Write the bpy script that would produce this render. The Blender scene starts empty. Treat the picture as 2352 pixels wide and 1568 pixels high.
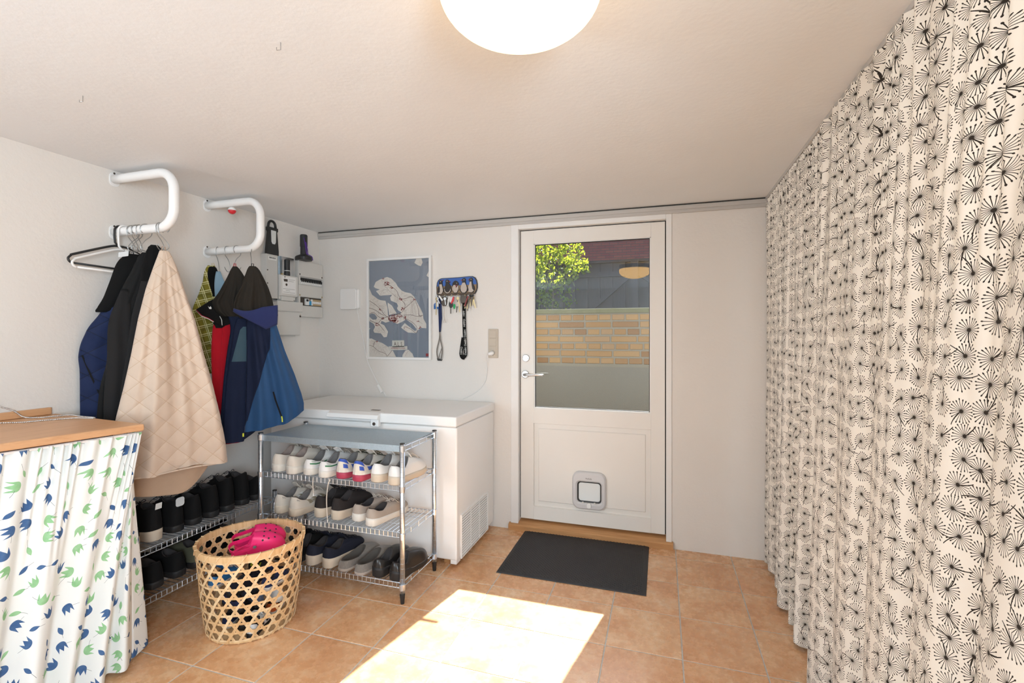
import bpy, math, random
import numpy as np
from mathutils import Vector, Matrix
random.seed(7); rng = np.random.default_rng(7)
PI = math.pi
C = bpy.context.scene
COL = C.collection

# ------------------------------------------------------------------ camera, sky, sun, area light, exposure
cam = bpy.data.cameras.new('camera'); cam_o = bpy.data.objects.new('camera', cam); COL.objects.link(cam_o)
cam_o.location = (0, 0, 1.3386); cam_o.rotation_euler = (PI/2, 0, 0.3048)
cam.sensor_width = 36.0; cam.lens = 1091.77/2352*36.0; cam.shift_y = -12.31/2352; cam.clip_start = 0.02
C.camera = cam_o
XL_ = -2.607
world = bpy.data.worlds.new('sky'); C.world = world; world.use_nodes = True
wn = world.node_tree; wn.nodes.clear()
sky = wn.nodes.new('ShaderNodeTexSky'); sky.sky_type = 'NISHITA'; sky.sun_disc = False
sky.sun_elevation = math.radians(43); sky.sun_rotation = math.radians(12)
bgn = wn.nodes.new('ShaderNodeBackground'); bgn.inputs[1].default_value = 0.32
wo = wn.nodes.new('ShaderNodeOutputWorld'); wn.links.new(sky.outputs[0], bgn.inputs[0]); wn.links.new(bgn.outputs[0], wo.inputs[0])
sun = bpy.data.lights.new('sun', 'SUN'); sun_o = bpy.data.objects.new('sun', sun); COL.objects.link(sun_o)
sun_o.rotation_euler = Vector((-0.183, -0.87, -0.835)).to_track_quat('-Z', 'Y').to_euler()
sun.energy = 21; sun.angle = math.radians(0.53); sun.color = (1.0, 0.97, 0.92)
def area(name, loc, direc, sx, sy, power, color):
    l = bpy.data.lights.new(name, 'AREA'); l.shape = 'RECTANGLE'; l.size = sx; l.size_y = sy; l.energy = power; l.color = color
    o = bpy.data.objects.new(name, l); COL.objects.link(o); o.location = loc
    o.rotation_euler = Vector(direc).to_track_quat('-Z', 'Y').to_euler(); return o
area('right_fill_light', (1.04, -.95, 1.45), (-1, .42, 0.10), 1.15, 1.15, 122, (0.73, 0.87, 1.0))  # added fill light behind the camera, brightens the room
area('left_fill_light', (XL_+.05, -.95, 1.45), (1, .42, 0.12), 1.15, 1.15, 75, (0.72, 0.87, 1.0))  # second added fill light, from the opposite wall
C.view_settings.view_transform = 'Standard'; C.view_settings.look = 'None'
C.view_settings.gamma = 1.0; C.view_settings.use_curve_mapping = False
C.view_settings.exposure = 0.12
C.cycles.max_bounces = 10; C.cycles.diffuse_bounces = 6; C.cycles.transparent_max_bounces = 16; C.cycles.sample_clamp_indirect = 6.0

# ------------------------------------------------------------------ materials
class G:
    def __init__(s, name):
        s.m = bpy.data.materials.new(name); s.m.use_nodes = True; s.nt = s.m.node_tree; s.nt.nodes.clear()
        s.out = s.nt.nodes.new('ShaderNodeOutputMaterial')
    def put(s, sock, v):
        if v is None: return
        if isinstance(v, bpy.types.NodeSocket): s.nt.links.new(v, sock)
        else:
            if sock.type == 'RGBA' and len(v) == 3: v = (*v, 1)
            sock.default_value = v
    def node(s, t, outs=0, props=None, **kw):
        n = s.nt.nodes.new('ShaderNode'+t)
        for k, v in (props or {}).items(): setattr(n, k, v)
        for k, v in kw.items(): s.put(n.inputs[k if not k.startswith('i') or not k[1:].isdigit() else int(k[1:])], v)
        return n
    def th(s, op, a, b=None, c=None):
        n = s.nt.nodes.new('ShaderNodeMath'); n.operation = op
        for i, v in enumerate((a, b, c)): s.put(n.inputs[i], v)
        return n.outputs[0]
    def vm(s, op, a, b=None):
        n = s.nt.nodes.new('ShaderNodeVectorMath'); n.operation = op
        s.put(n.inputs[0], a); s.put(n.inputs[1], b); return n.outputs[0]
    def mix(s, f, a, b):
        n = s.nt.nodes.new('ShaderNodeMix'); n.data_type = 'RGBA'
        s.put(n.inputs[0], f); s.put(n.inputs[6], a); s.put(n.inputs[7], b); return n.outputs[2]
    def coord(s, which='Object'): return s.nt.nodes.new('ShaderNodeTexCoord').outputs[which]
    def noise(s, vec, scale, detail=3, rough=.55):
        n = s.node('TexNoise', Scale=scale, Detail=detail, Roughness=rough); s.put(n.inputs['Vector'], vec); return n.outputs[0]
    def ramp(s, f, stops):
        n = s.nt.nodes.new('ShaderNodeValToRGB'); s.put(n.inputs[0], f); e = n.color_ramp.elements
        while len(e) < len(stops): e.new(.5)
        for el, (p, c) in zip(e, stops): el.position = p; el.color = (*c, 1) if len(c) == 3 else c
        return n.outputs[0]
    def xyz(s, v):
        n = s.nt.nodes.new('ShaderNodeSeparateXYZ'); s.put(n.inputs[0], v); return n.outputs
    def bsdf(s, color, rough=.5, metal=0, bump=None, spec=.5, **kw):
        n = s.nt.nodes.new('ShaderNodeBsdfPrincipled')
        s.put(n.inputs['Base Color'], color); s.put(n.inputs['Roughness'], rough); s.put(n.inputs['Metallic'], metal)
        s.put(n.inputs['Specular IOR Level'], spec)
        for k, v in kw.items(): s.put(n.inputs[k.replace('_', ' ')], v)
        if bump is not None:
            h, st, d = bump
            b = s.node('Bump', Strength=st, Distance=d, Height=h); s.nt.links.new(b.outputs[0], n.inputs['Normal'])
        s.nt.links.new(n.outputs[0], s.out.inputs[0]); s.b = n; return s.m
def mat(name, col, rough=.5, metal=0, var=.08, vs=14, bump=None, spec=.5, col2=None, **kw):
    """solid colour with a faint procedural mottling; bump = (scale, strength, distance)"""
    g = G(name); co = g.coord('Object'); nz = g.noise(co, vs, 4)
    c2 = col2 or tuple(max(0, x*(1-var*2)) for x in col)
    c = g.mix(nz, col, c2)
    b = None
    if bump: b = (g.noise(co, bump[0], 4), bump[1], bump[2])
    return g.bsdf(c, rough, metal, b, spec, **kw)

M = {}
def plaster(name, col, a, b):
    g = G(name); co = g.coord('Object')
    h = g.th('ADD', g.th('MULTIPLY', g.noise(co, 7, 3), .7), g.th('MULTIPLY', g.noise(co, 60, 4), .3))
    c = g.mix(g.noise(co, 3, 4), col, tuple(x*.94 for x in col))
    return g.bsdf(c, .85, 0, (h, a, b), .2)
M['wall'] = plaster('painted_plaster', (.76, .725, .68), .32, .012)
M['ceil'] = plaster('ceiling_paint', (.785, .80, .81), .3, .008)
M['trim'] = mat('grey_trim', (.52, .495, .465), .6, var=.04)
M['gap'] = mat('dark_gap', (.03, .028, .026), .9)
M['door'] = mat('door_paint', (.78, .75, .70), .38, var=.02, vs=4)
M['frame'] = mat('frame_paint', (.80, .79, .77), .42, var=.02)
def tile_mat():
    g = G('terracotta_tile'); co = g.coord('Object'); oi = g.nt.nodes.new('ShaderNodeObjectInfo')
    v = g.vm('ADD', co, g.vm('MULTIPLY', g.node('CombineXYZ', X=oi.outputs['Random'], Y=oi.outputs['Random'], Z=oi.outputs['Random']).outputs[0], (37., 53., 11.)))
    n1 = g.noise(v, 5.5, 6, .65); n2 = g.noise(v, 26, 5, .7)
    f = g.th('ADD', g.th('MULTIPLY', n1, .75), g.th('MULTIPLY', n2, .35))
    c = g.ramp(f, [(.34, (.53, .25, .110)), (.5, (.65, .35, .17)), (.62, (.72, .45, .25)), (.76, (.80, .60, .41))])
    c = g.mix(g.th('MULTIPLY', oi.outputs['Random'], .25), c, (.55, .25, .12))
    r = g.th('ADD', .17, g.th('MULTIPLY', n2, .2))
    return g.bsdf(c, r, 0, (n2, .12, .002), .7)
M['tile'] = tile_mat()
M['grout'] = mat('grout', (.56, .54, .50), .9, vs=40, bump=(90, .4, .002))
def wood(name, c1, c2, axis=1, rough=.38, sc=1):
    g = G(name); co = g.coord('Object'); st = [14*sc]*3; st[axis] = .9*sc
    n = g.noise(g.vm('MULTIPLY', co, tuple(st)), 3.2, 6, .65)
    return g.bsdf(g.ramp(n, [(.3, c2), (.55, c1), (.75, tuple(x*.9 for x in c1))]), rough, 0, (n, .08, .002))
M['beech'] = wood('beech_laminate', (.62, .35, .18), (.50, .26, .12), 1, .42)
M['threshold'] = wood('oak_threshold', (.52, .27, .11), (.36, .17, .06), 0, .5)
M['bamboo'] = wood('bamboo_strip', (.75, .50, .26), (.58, .34, .15), 2, .5)
M['bamboo2'] = wood('pale_bamboo_strip', (.80, .60, .36), (.62, .40, .2), 2, .5)
M['white_metal'] = mat('white_enamel', (.84, .84, .83), .3, var=.015)
M['freezer'] = mat('freezer_enamel', (.84, .83, .81), .3, var=.02, vs=5)
M['white_plastic'] = mat('white_plastic', (.82, .81, .79), .4, var=.02)
M['grey_plastic'] = mat('grey_plastic', (.56, .55, .52), .45, var=.03)
M['pale_plastic'] = mat('pale_grey_plastic', (.66, .64, .60), .45, var=.03)
M['flap_grey'] = mat('flap_plastic', (.63, .62, .62), .4, var=.02)
M['switch'] = mat('beige_switch', (.52, .45, .36), .45, var=.03)
M['black'] = mat('black_plastic', (.018, .018, .018), .45)
M['rubber'] = mat('black_rubber', (.025, .025, .027), .6, bump=(220, .4, .002))
M['chrome'] = mat('chrome', (.76, .85, .95), .30, 1, var=.02)
M['steel'] = mat('brushed_steel', (.66, .66, .66), .3, 1, var=.04)
M['galv'] = mat('galvanised_sheet', (.50, .60, .67), .42, .65, var=.16, vs=120)
M['wire'] = mat('hook_wire', (.45, .46, .46), .32, .9)
M['brass'] = mat('brass_key', (.55, .42, .22), .35, .9)
M['dark_metal'] = mat('dark_metal', (.10, .08, .065), .4, .7)
def flat(name, col, rough=.7): 
    if name not in M: M[name] = mat(name, col, rough, var=.03, vs=30)
    return M[name]
def cloth(name, col, scale=500, rough=.85, var=.10, vs=18, **kw):
    g = G(name); co = g.coord('Object')
    c = g.mix(g.noise(co, vs, 4), col, tuple(x*(1-2*var) for x in col))
    M[name] = g.bsdf(c, rough, 0, (g.noise(co, scale, 2), .25, .0006), .25, Sheen_Weight=(.15 if max(col) > .1 else .0), **kw); return M[name]
def glass_mat():
    g = G('window_glass'); t = g.node('BsdfTransparent', Color=(.965, .98, .975)); gl = g.node('BsdfGlossy', Roughness=.0, Color=(1, 1, 1))
    ge = g.nt.nodes.new('ShaderNodeNewGeometry'); dp = g.nt.nodes.new('ShaderNodeVectorMath'); dp.operation = 'DOT_PRODUCT'
    g.put(dp.inputs[0], ge.outputs['Incoming']); g.put(dp.inputs[1], ge.outputs['Normal'])
    fr = g.th('ADD', .04, g.th('MULTIPLY', .96, g.th('POWER', g.th('SUBTRACT', 1.0, g.th('ABSOLUTE', dp.outputs['Value'])), 5.0))); mx = g.nt.nodes.new('ShaderNodeMixShader')
    g.put(mx.inputs[0], fr); g.nt.links.new(t.outputs[0], mx.inputs[1]); g.nt.links.new(gl.outputs[0], mx.inputs[2])
    g.nt.links.new(mx.outputs[0], g.out.inputs[0]); return g.m
M['glass'] = glass_mat()
def frosted():
    g = G('frosted_flap'); t = g.node('BsdfTranslucent', Color=(.9, .95, .95)); d = g.bsdf((.90, .93, .93), .25)
    mx = g.nt.nodes.new('ShaderNodeMixShader'); mx.inputs[0].default_value = .7
    g.nt.links.new(t.outputs[0], mx.inputs[1]); g.nt.links.new(g.b.outputs[0], mx.inputs[2]); g.nt.links.new(mx.outputs[0], g.out.inputs[0]); return g.m
M['frosted'] = frosted()
def lamp_mat():
    g = G('opal_glass_lit'); e = g.node('Emission', Color=(1.0, .60, .23), Strength=6.5)
    g.nt.links.new(e.outputs[0], g.out.inputs[0]); return g.m
M['opal'] = lamp_mat()
def dandelion_mat():
    g = G('dandelion_print_cotton'); uv = g.coord('UV')
    def motif(feature):
        v = g.nt.nodes.new('ShaderNodeTexVoronoi'); v.voronoi_dimensions = '2D'; v.feature = feature
        g.put(v.inputs['Vector'], uv); v.inputs['Scale'].default_value = 18.6; v.inputs['Randomness'].default_value = .40
        rel = g.xyz(g.vm('SUBTRACT', uv, v.outputs['Position'])); h = g.xyz(v.outputs['Color'])
        r = g.th('SQRT', g.th('ADD', g.th('MULTIPLY', rel[0], rel[0]), g.th('MULTIPLY', rel[1], rel[1])))
        ang = g.th('ADD', g.th('ARCTAN2', rel[1], rel[0]), g.th('MULTIPLY', h[0], 6.283))
        n = 22.0
        k = g.th('MULTIPLY', g.th('ADD', ang, 12.566), n/(2*PI)); kf = g.th('FLOOR', k)
        dev = g.th('MULTIPLY', g.th('MULTIPLY', g.th('SUBTRACT', g.th('SUBTRACT', k, kf), .5), 2*PI/n), r)
        wn_ = g.nt.nodes.new('ShaderNodeTexWhiteNoise'); wn_.noise_dimensions = '2D'
        g.put(wn_.inputs['Vector'], g.node('CombineXYZ', X=kf, Y=h[1]).outputs[0])
        R = g.th('MULTIPLY', g.th('ADD', .80, g.th('MULTIPLY', wn_.outputs[0], .22)), g.th('ADD', .0240, g.th('MULTIPLY', h[1], .005)))
        w = g.th('ADD', .00042, g.th('MULTIPLY', g.th('DIVIDE', r, R), .0003))
        spoke = g.th('MULTIPLY', g.th('LESS_THAN', g.th('ABSOLUTE', dev), w), g.th('LESS_THAN', r, R))
        dr = g.th('SUBTRACT', r, R)
        dot = g.th('LESS_THAN', g.th('ADD', g.th('MULTIPLY', g.th('MULTIPLY', dr, dr), .35), g.th('MULTIPLY', dev, dev)), .0014**2)
        blob = g.th('LESS_THAN', r, .0038)
        # curved stem
        a2 = g.th('MULTIPLY', h[2], 6.283); cs = g.th('COSINE', a2); sn = g.th('SINE', a2)
        p = g.th('ADD', g.th('MULTIPLY', rel[0], cs), g.th('MULTIPLY', rel[1], sn))
        q = g.th('SUBTRACT', g.th('MULTIPLY', rel[1], cs), g.th('MULTIPLY', rel[0], sn))
        q = g.th('SUBTRACT', q, g.th('MULTIPLY', g.th('MULTIPLY', p, p), 8.0))
        stem = g.th('MULTIPLY', g.th('LESS_THAN', g.th('ABSOLUTE', q), .0011), g.th('MULTIPLY', g.th('GREATER_THAN', p, 0), g.th('LESS_THAN', p, .040)))
        return g.th('MAXIMUM', g.th('MAXIMUM', spoke, dot), g.th('MAXIMUM', blob, stem)), stem
    m1, _ = motif('F1'); _, st2 = motif('F2')
    f = g.th('MINIMUM', g.th('ADD', m1, st2), 1.0)
    c = g.mix(f, (.80, .755, .68), (.028, .022, .018))
    return g.bsdf(c, .85, 0, (g.noise(uv, 900, 2), .15, .0005), .2)
M['dandelion'] = dandelion_mat()
def tulip_mat():
    g = G('tulip_print_cotton'); uv = g.coord('UV')
    v = g.nt.nodes.new('ShaderNodeTexVoronoi'); v.voronoi_dimensions = '2D'
    g.put(v.inputs['Vector'], uv); v.inputs['Scale'].default_value = 15.0; v.inputs['Randomness'].default_value = .62
    rel = g.xyz(g.vm('SUBTRACT', uv, v.outputs['Position'])); h = g.xyz(v.outputs['Color'])
    a = g.th('MULTIPLY', h[0], 6.283); cs = g.th('COSINE', a); sn = g.th('SINE', a)
    p = g.th('ADD', g.th('MULTIPLY', rel[0], cs), g.th('MULTIPLY', rel[1], sn))
    q = g.th('SUBTRACT', g.th('MULTIPLY', rel[1], cs), g.th('MULTIPLY', rel[0], sn))
    big = g.th('GREATER_THAN', h[1], .36)
    R = .0175
    tooth = g.th('ADD', .003, g.th('MULTIPLY', g.th('PINGPONG', g.th('ADD', p, R), R/2+.0005), 1.9))
    # three petal tips at -R, 0, R
    tooth = g.th('SUBTRACT', .024, g.th('MULTIPLY', g.th('PINGPONG', g.th('ADD', p, R*2), R/1.0), 0))if False else g.th('SUBTRACT', .022, g.th('MULTIPLY', g.th('PINGPONG', g.th('ADD', p, R*2), R/2), 2.0))
    up = g.th('MULTIPLY', g.th('MULTIPLY', g.th('GREATER_THAN', q, 0), g.th('LESS_THAN', q, tooth)), g.th('LESS_THAN', g.th('ABSOLUTE', p), R))
    dn = g.th('MULTIPLY', g.th('LESS_THAN', q, 0.0005), g.th('LESS_THAN', g.th('ADD', g.th('MULTIPLY', p, p), g.th('MULTIPLY', g.th('MULTIPLY', q, q), 1.3)), R*R))
    tul = g.th('MULTIPLY', g.th('MAXIMUM', up, dn), big)
    # small leaf: lens shape
    yl = g.th('SUBTRACT', .0075, g.th('MULTIPLY', g.th('MULTIPLY', p, p), 26.0))
    leaf = g.th('MULTIPLY', g.th('LESS_THAN', g.th('ABSOLUTE', q), yl), g.th('SUBTRACT', 1.0, big))
    qq = g.th('SUBTRACT', q, g.th('MULTIPLY', g.th('MULTIPLY', p, p), 6.0))
    stem = g.th('MULTIPLY', g.th('LESS_THAN', g.th('ABSOLUTE', qq), .0005), g.th('MULTIPLY', g.th('GREATER_THAN', p, .012), g.th('LESS_THAN', p, .04)))
    wash = g.noise(uv, 45, 3)
    blue = g.mix(wash, (.015, .07, .22), (.11, .20, .36)); green = g.mix(wash, (.16, .42, .16), (.42, .66, .42))
    isblue = g.th('GREATER_THAN', h[2], .48)
    ink = g.mix(isblue, green, blue)
    c = g.mix(g.th('MAXIMUM', tul, leaf), (.80, .83, .82), ink)
    c = g.mix(stem, c, (.10, .13, .14))
    return g.bsdf(c, .8, 0, (g.noise(uv, 800, 2), .15, .0005), .2)
M['tulip'] = tulip_mat()
def plaid_mat():
    g = G('olive_plaid_cloth'); x = g.xyz(g.coord('Object'))
    u = g.th('ADD', x[0], g.th('MULTIPLY', x[2], .28)); w = g.th('SUBTRACT', x[2], g.th('MULTIPLY', x[0], .28))
    def line(t, per, off, wd): return g.th('LESS_THAN', g.th('ABSOLUTE', g.th('SUBTRACT', g.th('FRACT', g.th('ADD', g.th('DIVIDE', t, per), off)), .5)), wd)
    l = g.th('MAXIMUM', g.th('MAXIMUM', line(u, .042, 0, .05), line(u, .042, .2, .03)), g.th('MAXIMUM', line(w, .05, 0, .05), line(w, .05, .22, .03)))
    band = g.th('MAXIMUM', line(u, .084, .3, .16), line(w, .1, .4, .16))
    c = g.mix(band, (.20, .17, .022), (.155, .132, .02))
    c = g.mix(l, c, (.60, .56, .28))
    return g.bsdf(c, .85, 0, None, .2)
M['plaid'] = plaid_mat()
def knit(name, col, col2, sc):
    g = G(name); co = g.coord('Object'); v = g.nt.nodes.new('ShaderNodeTexVoronoi'); g.put(v.inputs['Vector'], co); v.inputs['Scale'].default_value = sc
    n = g.noise(co, sc*.6, 4)
    return g.bsdf(g.mix(n, col, col2), .95, 0, (v.outputs[0], .5, .002), .1, Sheen_Weight=.3)
M['felt'] = knit('grey_felt', (.27, .24, .21), (.15, .135, .12), 260)
def leaf_mat(name, c1, c2, tl):
    g = G(name); n = g.noise(g.coord('Object'), 9, 3); c = g.mix(n, c1, c2)
    t = g.node('BsdfTranslucent', Color=tl); g.bsdf(c, .45, 0, None, .4)
    mx = g.nt.nodes.new('ShaderNodeMixShader'); mx.inputs[0].default_value = .45
    g.nt.links.new(t.outputs[0], mx.inputs[1]); g.nt.links.new(g.b.outputs[0], mx.inputs[2]); g.nt.links.new(mx.outputs[0], g.out.inputs[0]); return g.m
M['leaf'] = leaf_mat('leaf_green', (.10, .20, .045), (.05, .12, .03), (.42, .48, .03))
def brick_yellow():
    g = G('yellow_brick'); oi = g.nt.nodes.new('ShaderNodeObjectInfo'); co = g.coord('Object')
    c = g.ramp(oi.outputs['Random'], [(0, (.125, .055, .014)), (.3, (.20, .105, .028)), (.7, (.24, .140, .048)), (1, (.20, .12, .055))])
    v = g.vm('ADD', co, g.node('CombineXYZ', X=g.th('MULTIPLY', oi.outputs['Random'], 91.), Y=0., Z=0.).outputs[0])
    c = g.mix(g.th('MULTIPLY', g.noise(v, 28, 5), .5), c, (.17, .115, .055))
    return g.bsdf(c, .9, 0, (g.noise(v, 80, 4), .5, .003), .15)
M['ybrick'] = brick_yellow()
M['mortar'] = mat('mortar', (.145, .132, .100), .95, vs=30, bump=(120, .5, .003))
M['coping'] = mat('mossy_coping', (.125, .12, .062), .95, vs=9, col2=(.065, .07, .025), bump=(60, .5, .004))
M['render'] = mat('cement_render', (.135, .128, .104), .95, vs=70, var=.2, bump=(150, .6, .003))
def red_brick():
    g = G('red_brick_wall'); x = g.xyz(g.coord('Object')); b = g.nt.nodes.new('ShaderNodeTexBrick')
    g.put(b.inputs['Vector'], g.node('CombineXYZ', X=x[0], Y=x[2], Z=0.).outputs[0])
    b.inputs['Scale'].default_value = 1; b.inputs['Brick Width'].default_value = .24; b.inputs['Row Height'].default_value = .075
    b.inputs['Mortar Size'].default_value = .007; b.inputs['Color1'].default_value = (.34, .11, .095, 1); b.inputs['Color2'].default_value = (.25, .075, .08, 1)
    b.inputs['Mortar'].default_value = (.13, .09, .09, 1)
    return g.bsdf(b.outputs[0], .9, 0, (b.outputs[1], .3, .01), .2)
M['rbrick'] = red_brick()
M['fence'] = wood('blackened_fence_wood', (.030, .030, .040), (.012, .012, .017), 2, .7)
M['grass'] = mat('grass_ground', (.10, .13, .04), .95, vs=8, bump=(60, .6, .01))

# ------------------------------------------------------------------ mesh helpers
class MB:
    def __init__(s): s.v = []; s.f = []; s.uv = None
    def add(s, V, F):
        o = len(s.v); s.v += [tuple(float(c) for c in p) for p in V]; s.f += [tuple(i+o for i in f) for f in F]; return s
    def box(s, a, b):
        x0, y0, z0 = a; x1, y1, z1 = b
        V = [(x0,y0,z0),(x1,y0,z0),(x1,y1,z0),(x0,y1,z0),(x0,y0,z1),(x1,y0,z1),(x1,y1,z1),(x0,y1,z1)]
        return s.add(V, [(0,3,2,1),(4,5,6,7),(0,1,5,4),(1,2,6,5),(2,3,7,6),(3,0,4,7)])
    def tube(s, path, r, n=8, closed=False, caps=True):
        P = [Vector(p) for p in path]; N = len(P); R = r if hasattr(r, '__len__') else [r]*N
        T = []
        for i in range(N):
            a = P[(i-1) % N] if (closed or i > 0) else P[i]; b = P[(i+1) % N] if (closed or i < N-1) else P[i]
            T.append((b-a).normalized() if (b-a).length > 1e-9 else Vector((0,0,1)))
        up = Vector((0,0,1)) if abs(T[0].z) < .9 else Vector((1,0,0))
        nrm = T[0].cross(up).normalized(); V = []
        for i in range(N):
            nrm = (nrm - T[i]*nrm.dot(T[i])); nrm = nrm.normalized() if nrm.length > 1e-6 else T[i].orthogonal().normalized()
            bi = T[i].cross(nrm)
            for k in range(n):
                a = 2*PI*k/n; V.append(P[i] + (nrm*math.cos(a)+bi*math.sin(a))*R[i])
        F = []
        for i in range(N if closed else N-1):
            j = (i+1) % N
            for k in range(n): F.append((i*n+k, i*n+(k+1) % n, j*n+(k+1) % n, j*n+k))
        if caps and not closed: F.append(tuple(range(n-1, -1, -1))); F.append(tuple((N-1)*n+k for k in range(n)))
        return s.add(V, F)
    def loft(s, rings, closed=True, cap0=False, cap1=False):
        n = len(rings[0]); V = [p for r in rings for p in r]; F = []
        for i in range(len(rings)-1):
            for k in range(n if closed else n-1):
                F.append((i*n+k, i*n+(k+1) % n, (i+1)*n+(k+1) % n, (i+1)*n+k))
        if cap0: F.append(tuple(range(n-1, -1, -1)))
        if cap1: F.append(tuple((len(rings)-1)*n+k for k in range(n)))
        return s.add(V, F)
    def lathe(s, prof, c=(0,0,0), n=24, axis='z', cap=True):
        def put(r, h, a):
            x, y = r*math.cos(a), r*math.sin(a)
            return {'z': (c[0]+x, c[1]+y, c[2]+h), 'y': (c[0]+x, c[1]+h, c[2]+y), 'x': (c[0]+h, c[1]+x, c[2]+y)}[axis]
        return s.loft([[put(r, h, 2*PI*k/n) for k in range(n)] for r, h in prof], True, cap, cap)
    def prism(s, poly, d0, d1, fn):
        n = len(poly); V = [fn(a, b, d0) for a, b in poly] + [fn(a, b, d1) for a, b in poly]
        F = [tuple(range(n-1, -1, -1)), tuple(range(n, 2*n))] + [(k, (k+1) % n, n+(k+1) % n, n+k) for k in range(n)]
        return s.add(V, F)
    def sphere(s, c, r, n=12, m=8, sc=(1,1,1)):
        V = [(c[0]+r*sc[0]*math.sin(PI*i/m)*math.cos(2*PI*k/n), c[1]+r*sc[1]*math.sin(PI*i/m)*math.sin(2*PI*k/n), c[2]+r*sc[2]*math.cos(PI*i/m)) for i in range(m+1) for k in range(n)]
        return s.add(V, [(i*n+k, (i+1)*n+k, (i+1)*n+(k+1) % n, i*n+(k+1) % n) for i in range(m) for k in range(n)])
    def grid(s, A, closed_u=False):
        """A: array (nv, nu, 3)"""
        nv, nu = A.shape[:2]; F = []
        for j in range(nv-1):
            for i in range(nu if closed_u else nu-1):
                F.append((j*nu+i, j*nu+(i+1) % nu, (j+1)*nu+(i+1) % nu, (j+1)*nu+i))
        return s.add(A.reshape(-1, 3), F)
def part(name, mb, m, parent=None, smooth=False, bevel=0, label=None, world=False, seg=2):
    me = bpy.data.meshes.new(name)
    V = mb.v
    if world and parent is not None:
        Mi = root_matrix(parent).inverted(); V = [Mi @ Vector(p) for p in V]
    me.from_pydata(V, [], mb.f); me.materials.append(M[m] if isinstance(m, str) else m)
    if mb.uv is not None:
        ul = me.uv_layers.new(name='UVMap'); idx = np.empty(len(me.loops), dtype=np.int32); me.loops.foreach_get('vertex_index', idx)
        ul.data.foreach_set('uv', np.asarray(mb.uv, dtype=np.float32)[idx].ravel())
    if smooth: me.polygons.foreach_set('use_smooth', [True]*len(me.polygons))
    me.update()
    o = bpy.data.objects.new(name, me); COL.objects.link(o)
    if parent is not None: o.parent = parent
    if bevel:
        b = o.modifiers.new('bevel', 'BEVEL'); b.width = bevel; b.segments = seg; b.limit_method = 'ANGLE'; b.angle_limit = .6
    if label: o['label'] = label
    return o
def root_matrix(o):
    while o.parent is not None: o = o.parent
    return Matrix.Translation(o.location) @ o.rotation_euler.to_matrix().to_4x4()
def tag(o, label=None, cat=None, group=None, kind=None):
    if label: o['label'] = label
    if cat: o['category'] = cat
    if group: o['group'] = group
    if kind: o['kind'] = kind
    return o
def thing(name, label, cat, loc=(0,0,0), rot=(0,0,0), group=None, kind=None):
    o = bpy.data.objects.new(name, None); COL.objects.link(o); o.empty_display_size = .05
    o.location = loc; o.rotation_euler = rot if hasattr(rot, '__len__') else (0,0,rot)
    return tag(o, label, cat, group, kind)
def copy_tree(o, parent=None):
    c = o.copy(); COL.objects.link(c)
    if parent is not None: c.parent = parent
    for ch in list(o.children): copy_tree(ch, c)
    return c
def arc(c, r, a0, a1, n, ax='xz', y=0):
    out = []
    for i in range(n+1):
        a = a0+(a1-a0)*i/n; p, q = c[0]+r*math.cos(a), c[1]+r*math.sin(a)
        out.append({'xz': (p, y, q), 'yz': (y, p, q), 'xy': (p, q, y)}[ax])
    return out
def rrect(x0, z0, x1, z1, r, n=6):
    P = []
    for cx, cz, a in ((x1-r, z1-r, 0), (x0+r, z1-r, PI/2), (x0+r, z0+r, PI), (x1-r, z0+r, 1.5*PI)):
        P += [(cx+r*math.cos(a+PI/2*i/n), cz+r*math.sin(a+PI/2*i/n)) for i in range(n+1)]
    return P
def text(name, body, size, m, parent, fn, depth=.0004, align='CENTER', label=None, sx=1.0):
    """flat lettering; fn maps (a, b, d) of the letter plane to the thing's space"""
    cu = bpy.data.curves.new(name, 'FONT'); cu.body = body; cu.size = size; cu.align_x = align; cu.align_y = 'CENTER'; cu.resolution_u = 3
    o = bpy.data.objects.new(name, cu); COL.objects.link(o)
    me = bpy.data.meshes.new_from_object(o.evaluated_get(bpy.context.evaluated_depsgraph_get()))
    bpy.data.objects.remove(o); bpy.data.curves.remove(cu)
    mb = MB(); mb.add([fn(v.co.x*sx, v.co.y, depth) for v in me.vertices], [tuple(p.vertices) for p in me.polygons]); bpy.data.meshes.remove(me)
    return part(name, mb, m, parent, label=label)

# ------------------------------------------------------------------ room shell
XL, XR, YB, YR, H = -2.607, 1.10, 3.157, -1.90, 2.163
def struct(name, mb, m, **k): return tag(part(name, mb, m, **k), kind='structure')
floor = struct('floor', MB().box((XL, YR, -.12), (XR, YB, -.0016)), 'grout')
def tile_mb(x0, y0, x1, y1):
    i = .0012
    mb = MB(); V = [(x0,y0,-.01),(x1,y0,-.01),(x1,y1,-.01),(x0,y1,-.01),(x0,y0,-.0015),(x1,y0,-.0015),(x1,y1,-.0015),(x0,y1,-.0015),(x0+i,y0+i,0),(x1-i,y0+i,0),(x1-i,y1-i,0),(x0+i,y1-i,0)]
    F = [(8,9,10,11)]
    for a, b in ((0,4),(4,8)):
        for k in range(4): F.append((a+k, a+(k+1) % 4, b+(k+1) % 4, b+k))
    return mb.add(V, F)
TP, TX, TY, GR = .317, -.8673, 3.0377, .0028
full = None
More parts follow.
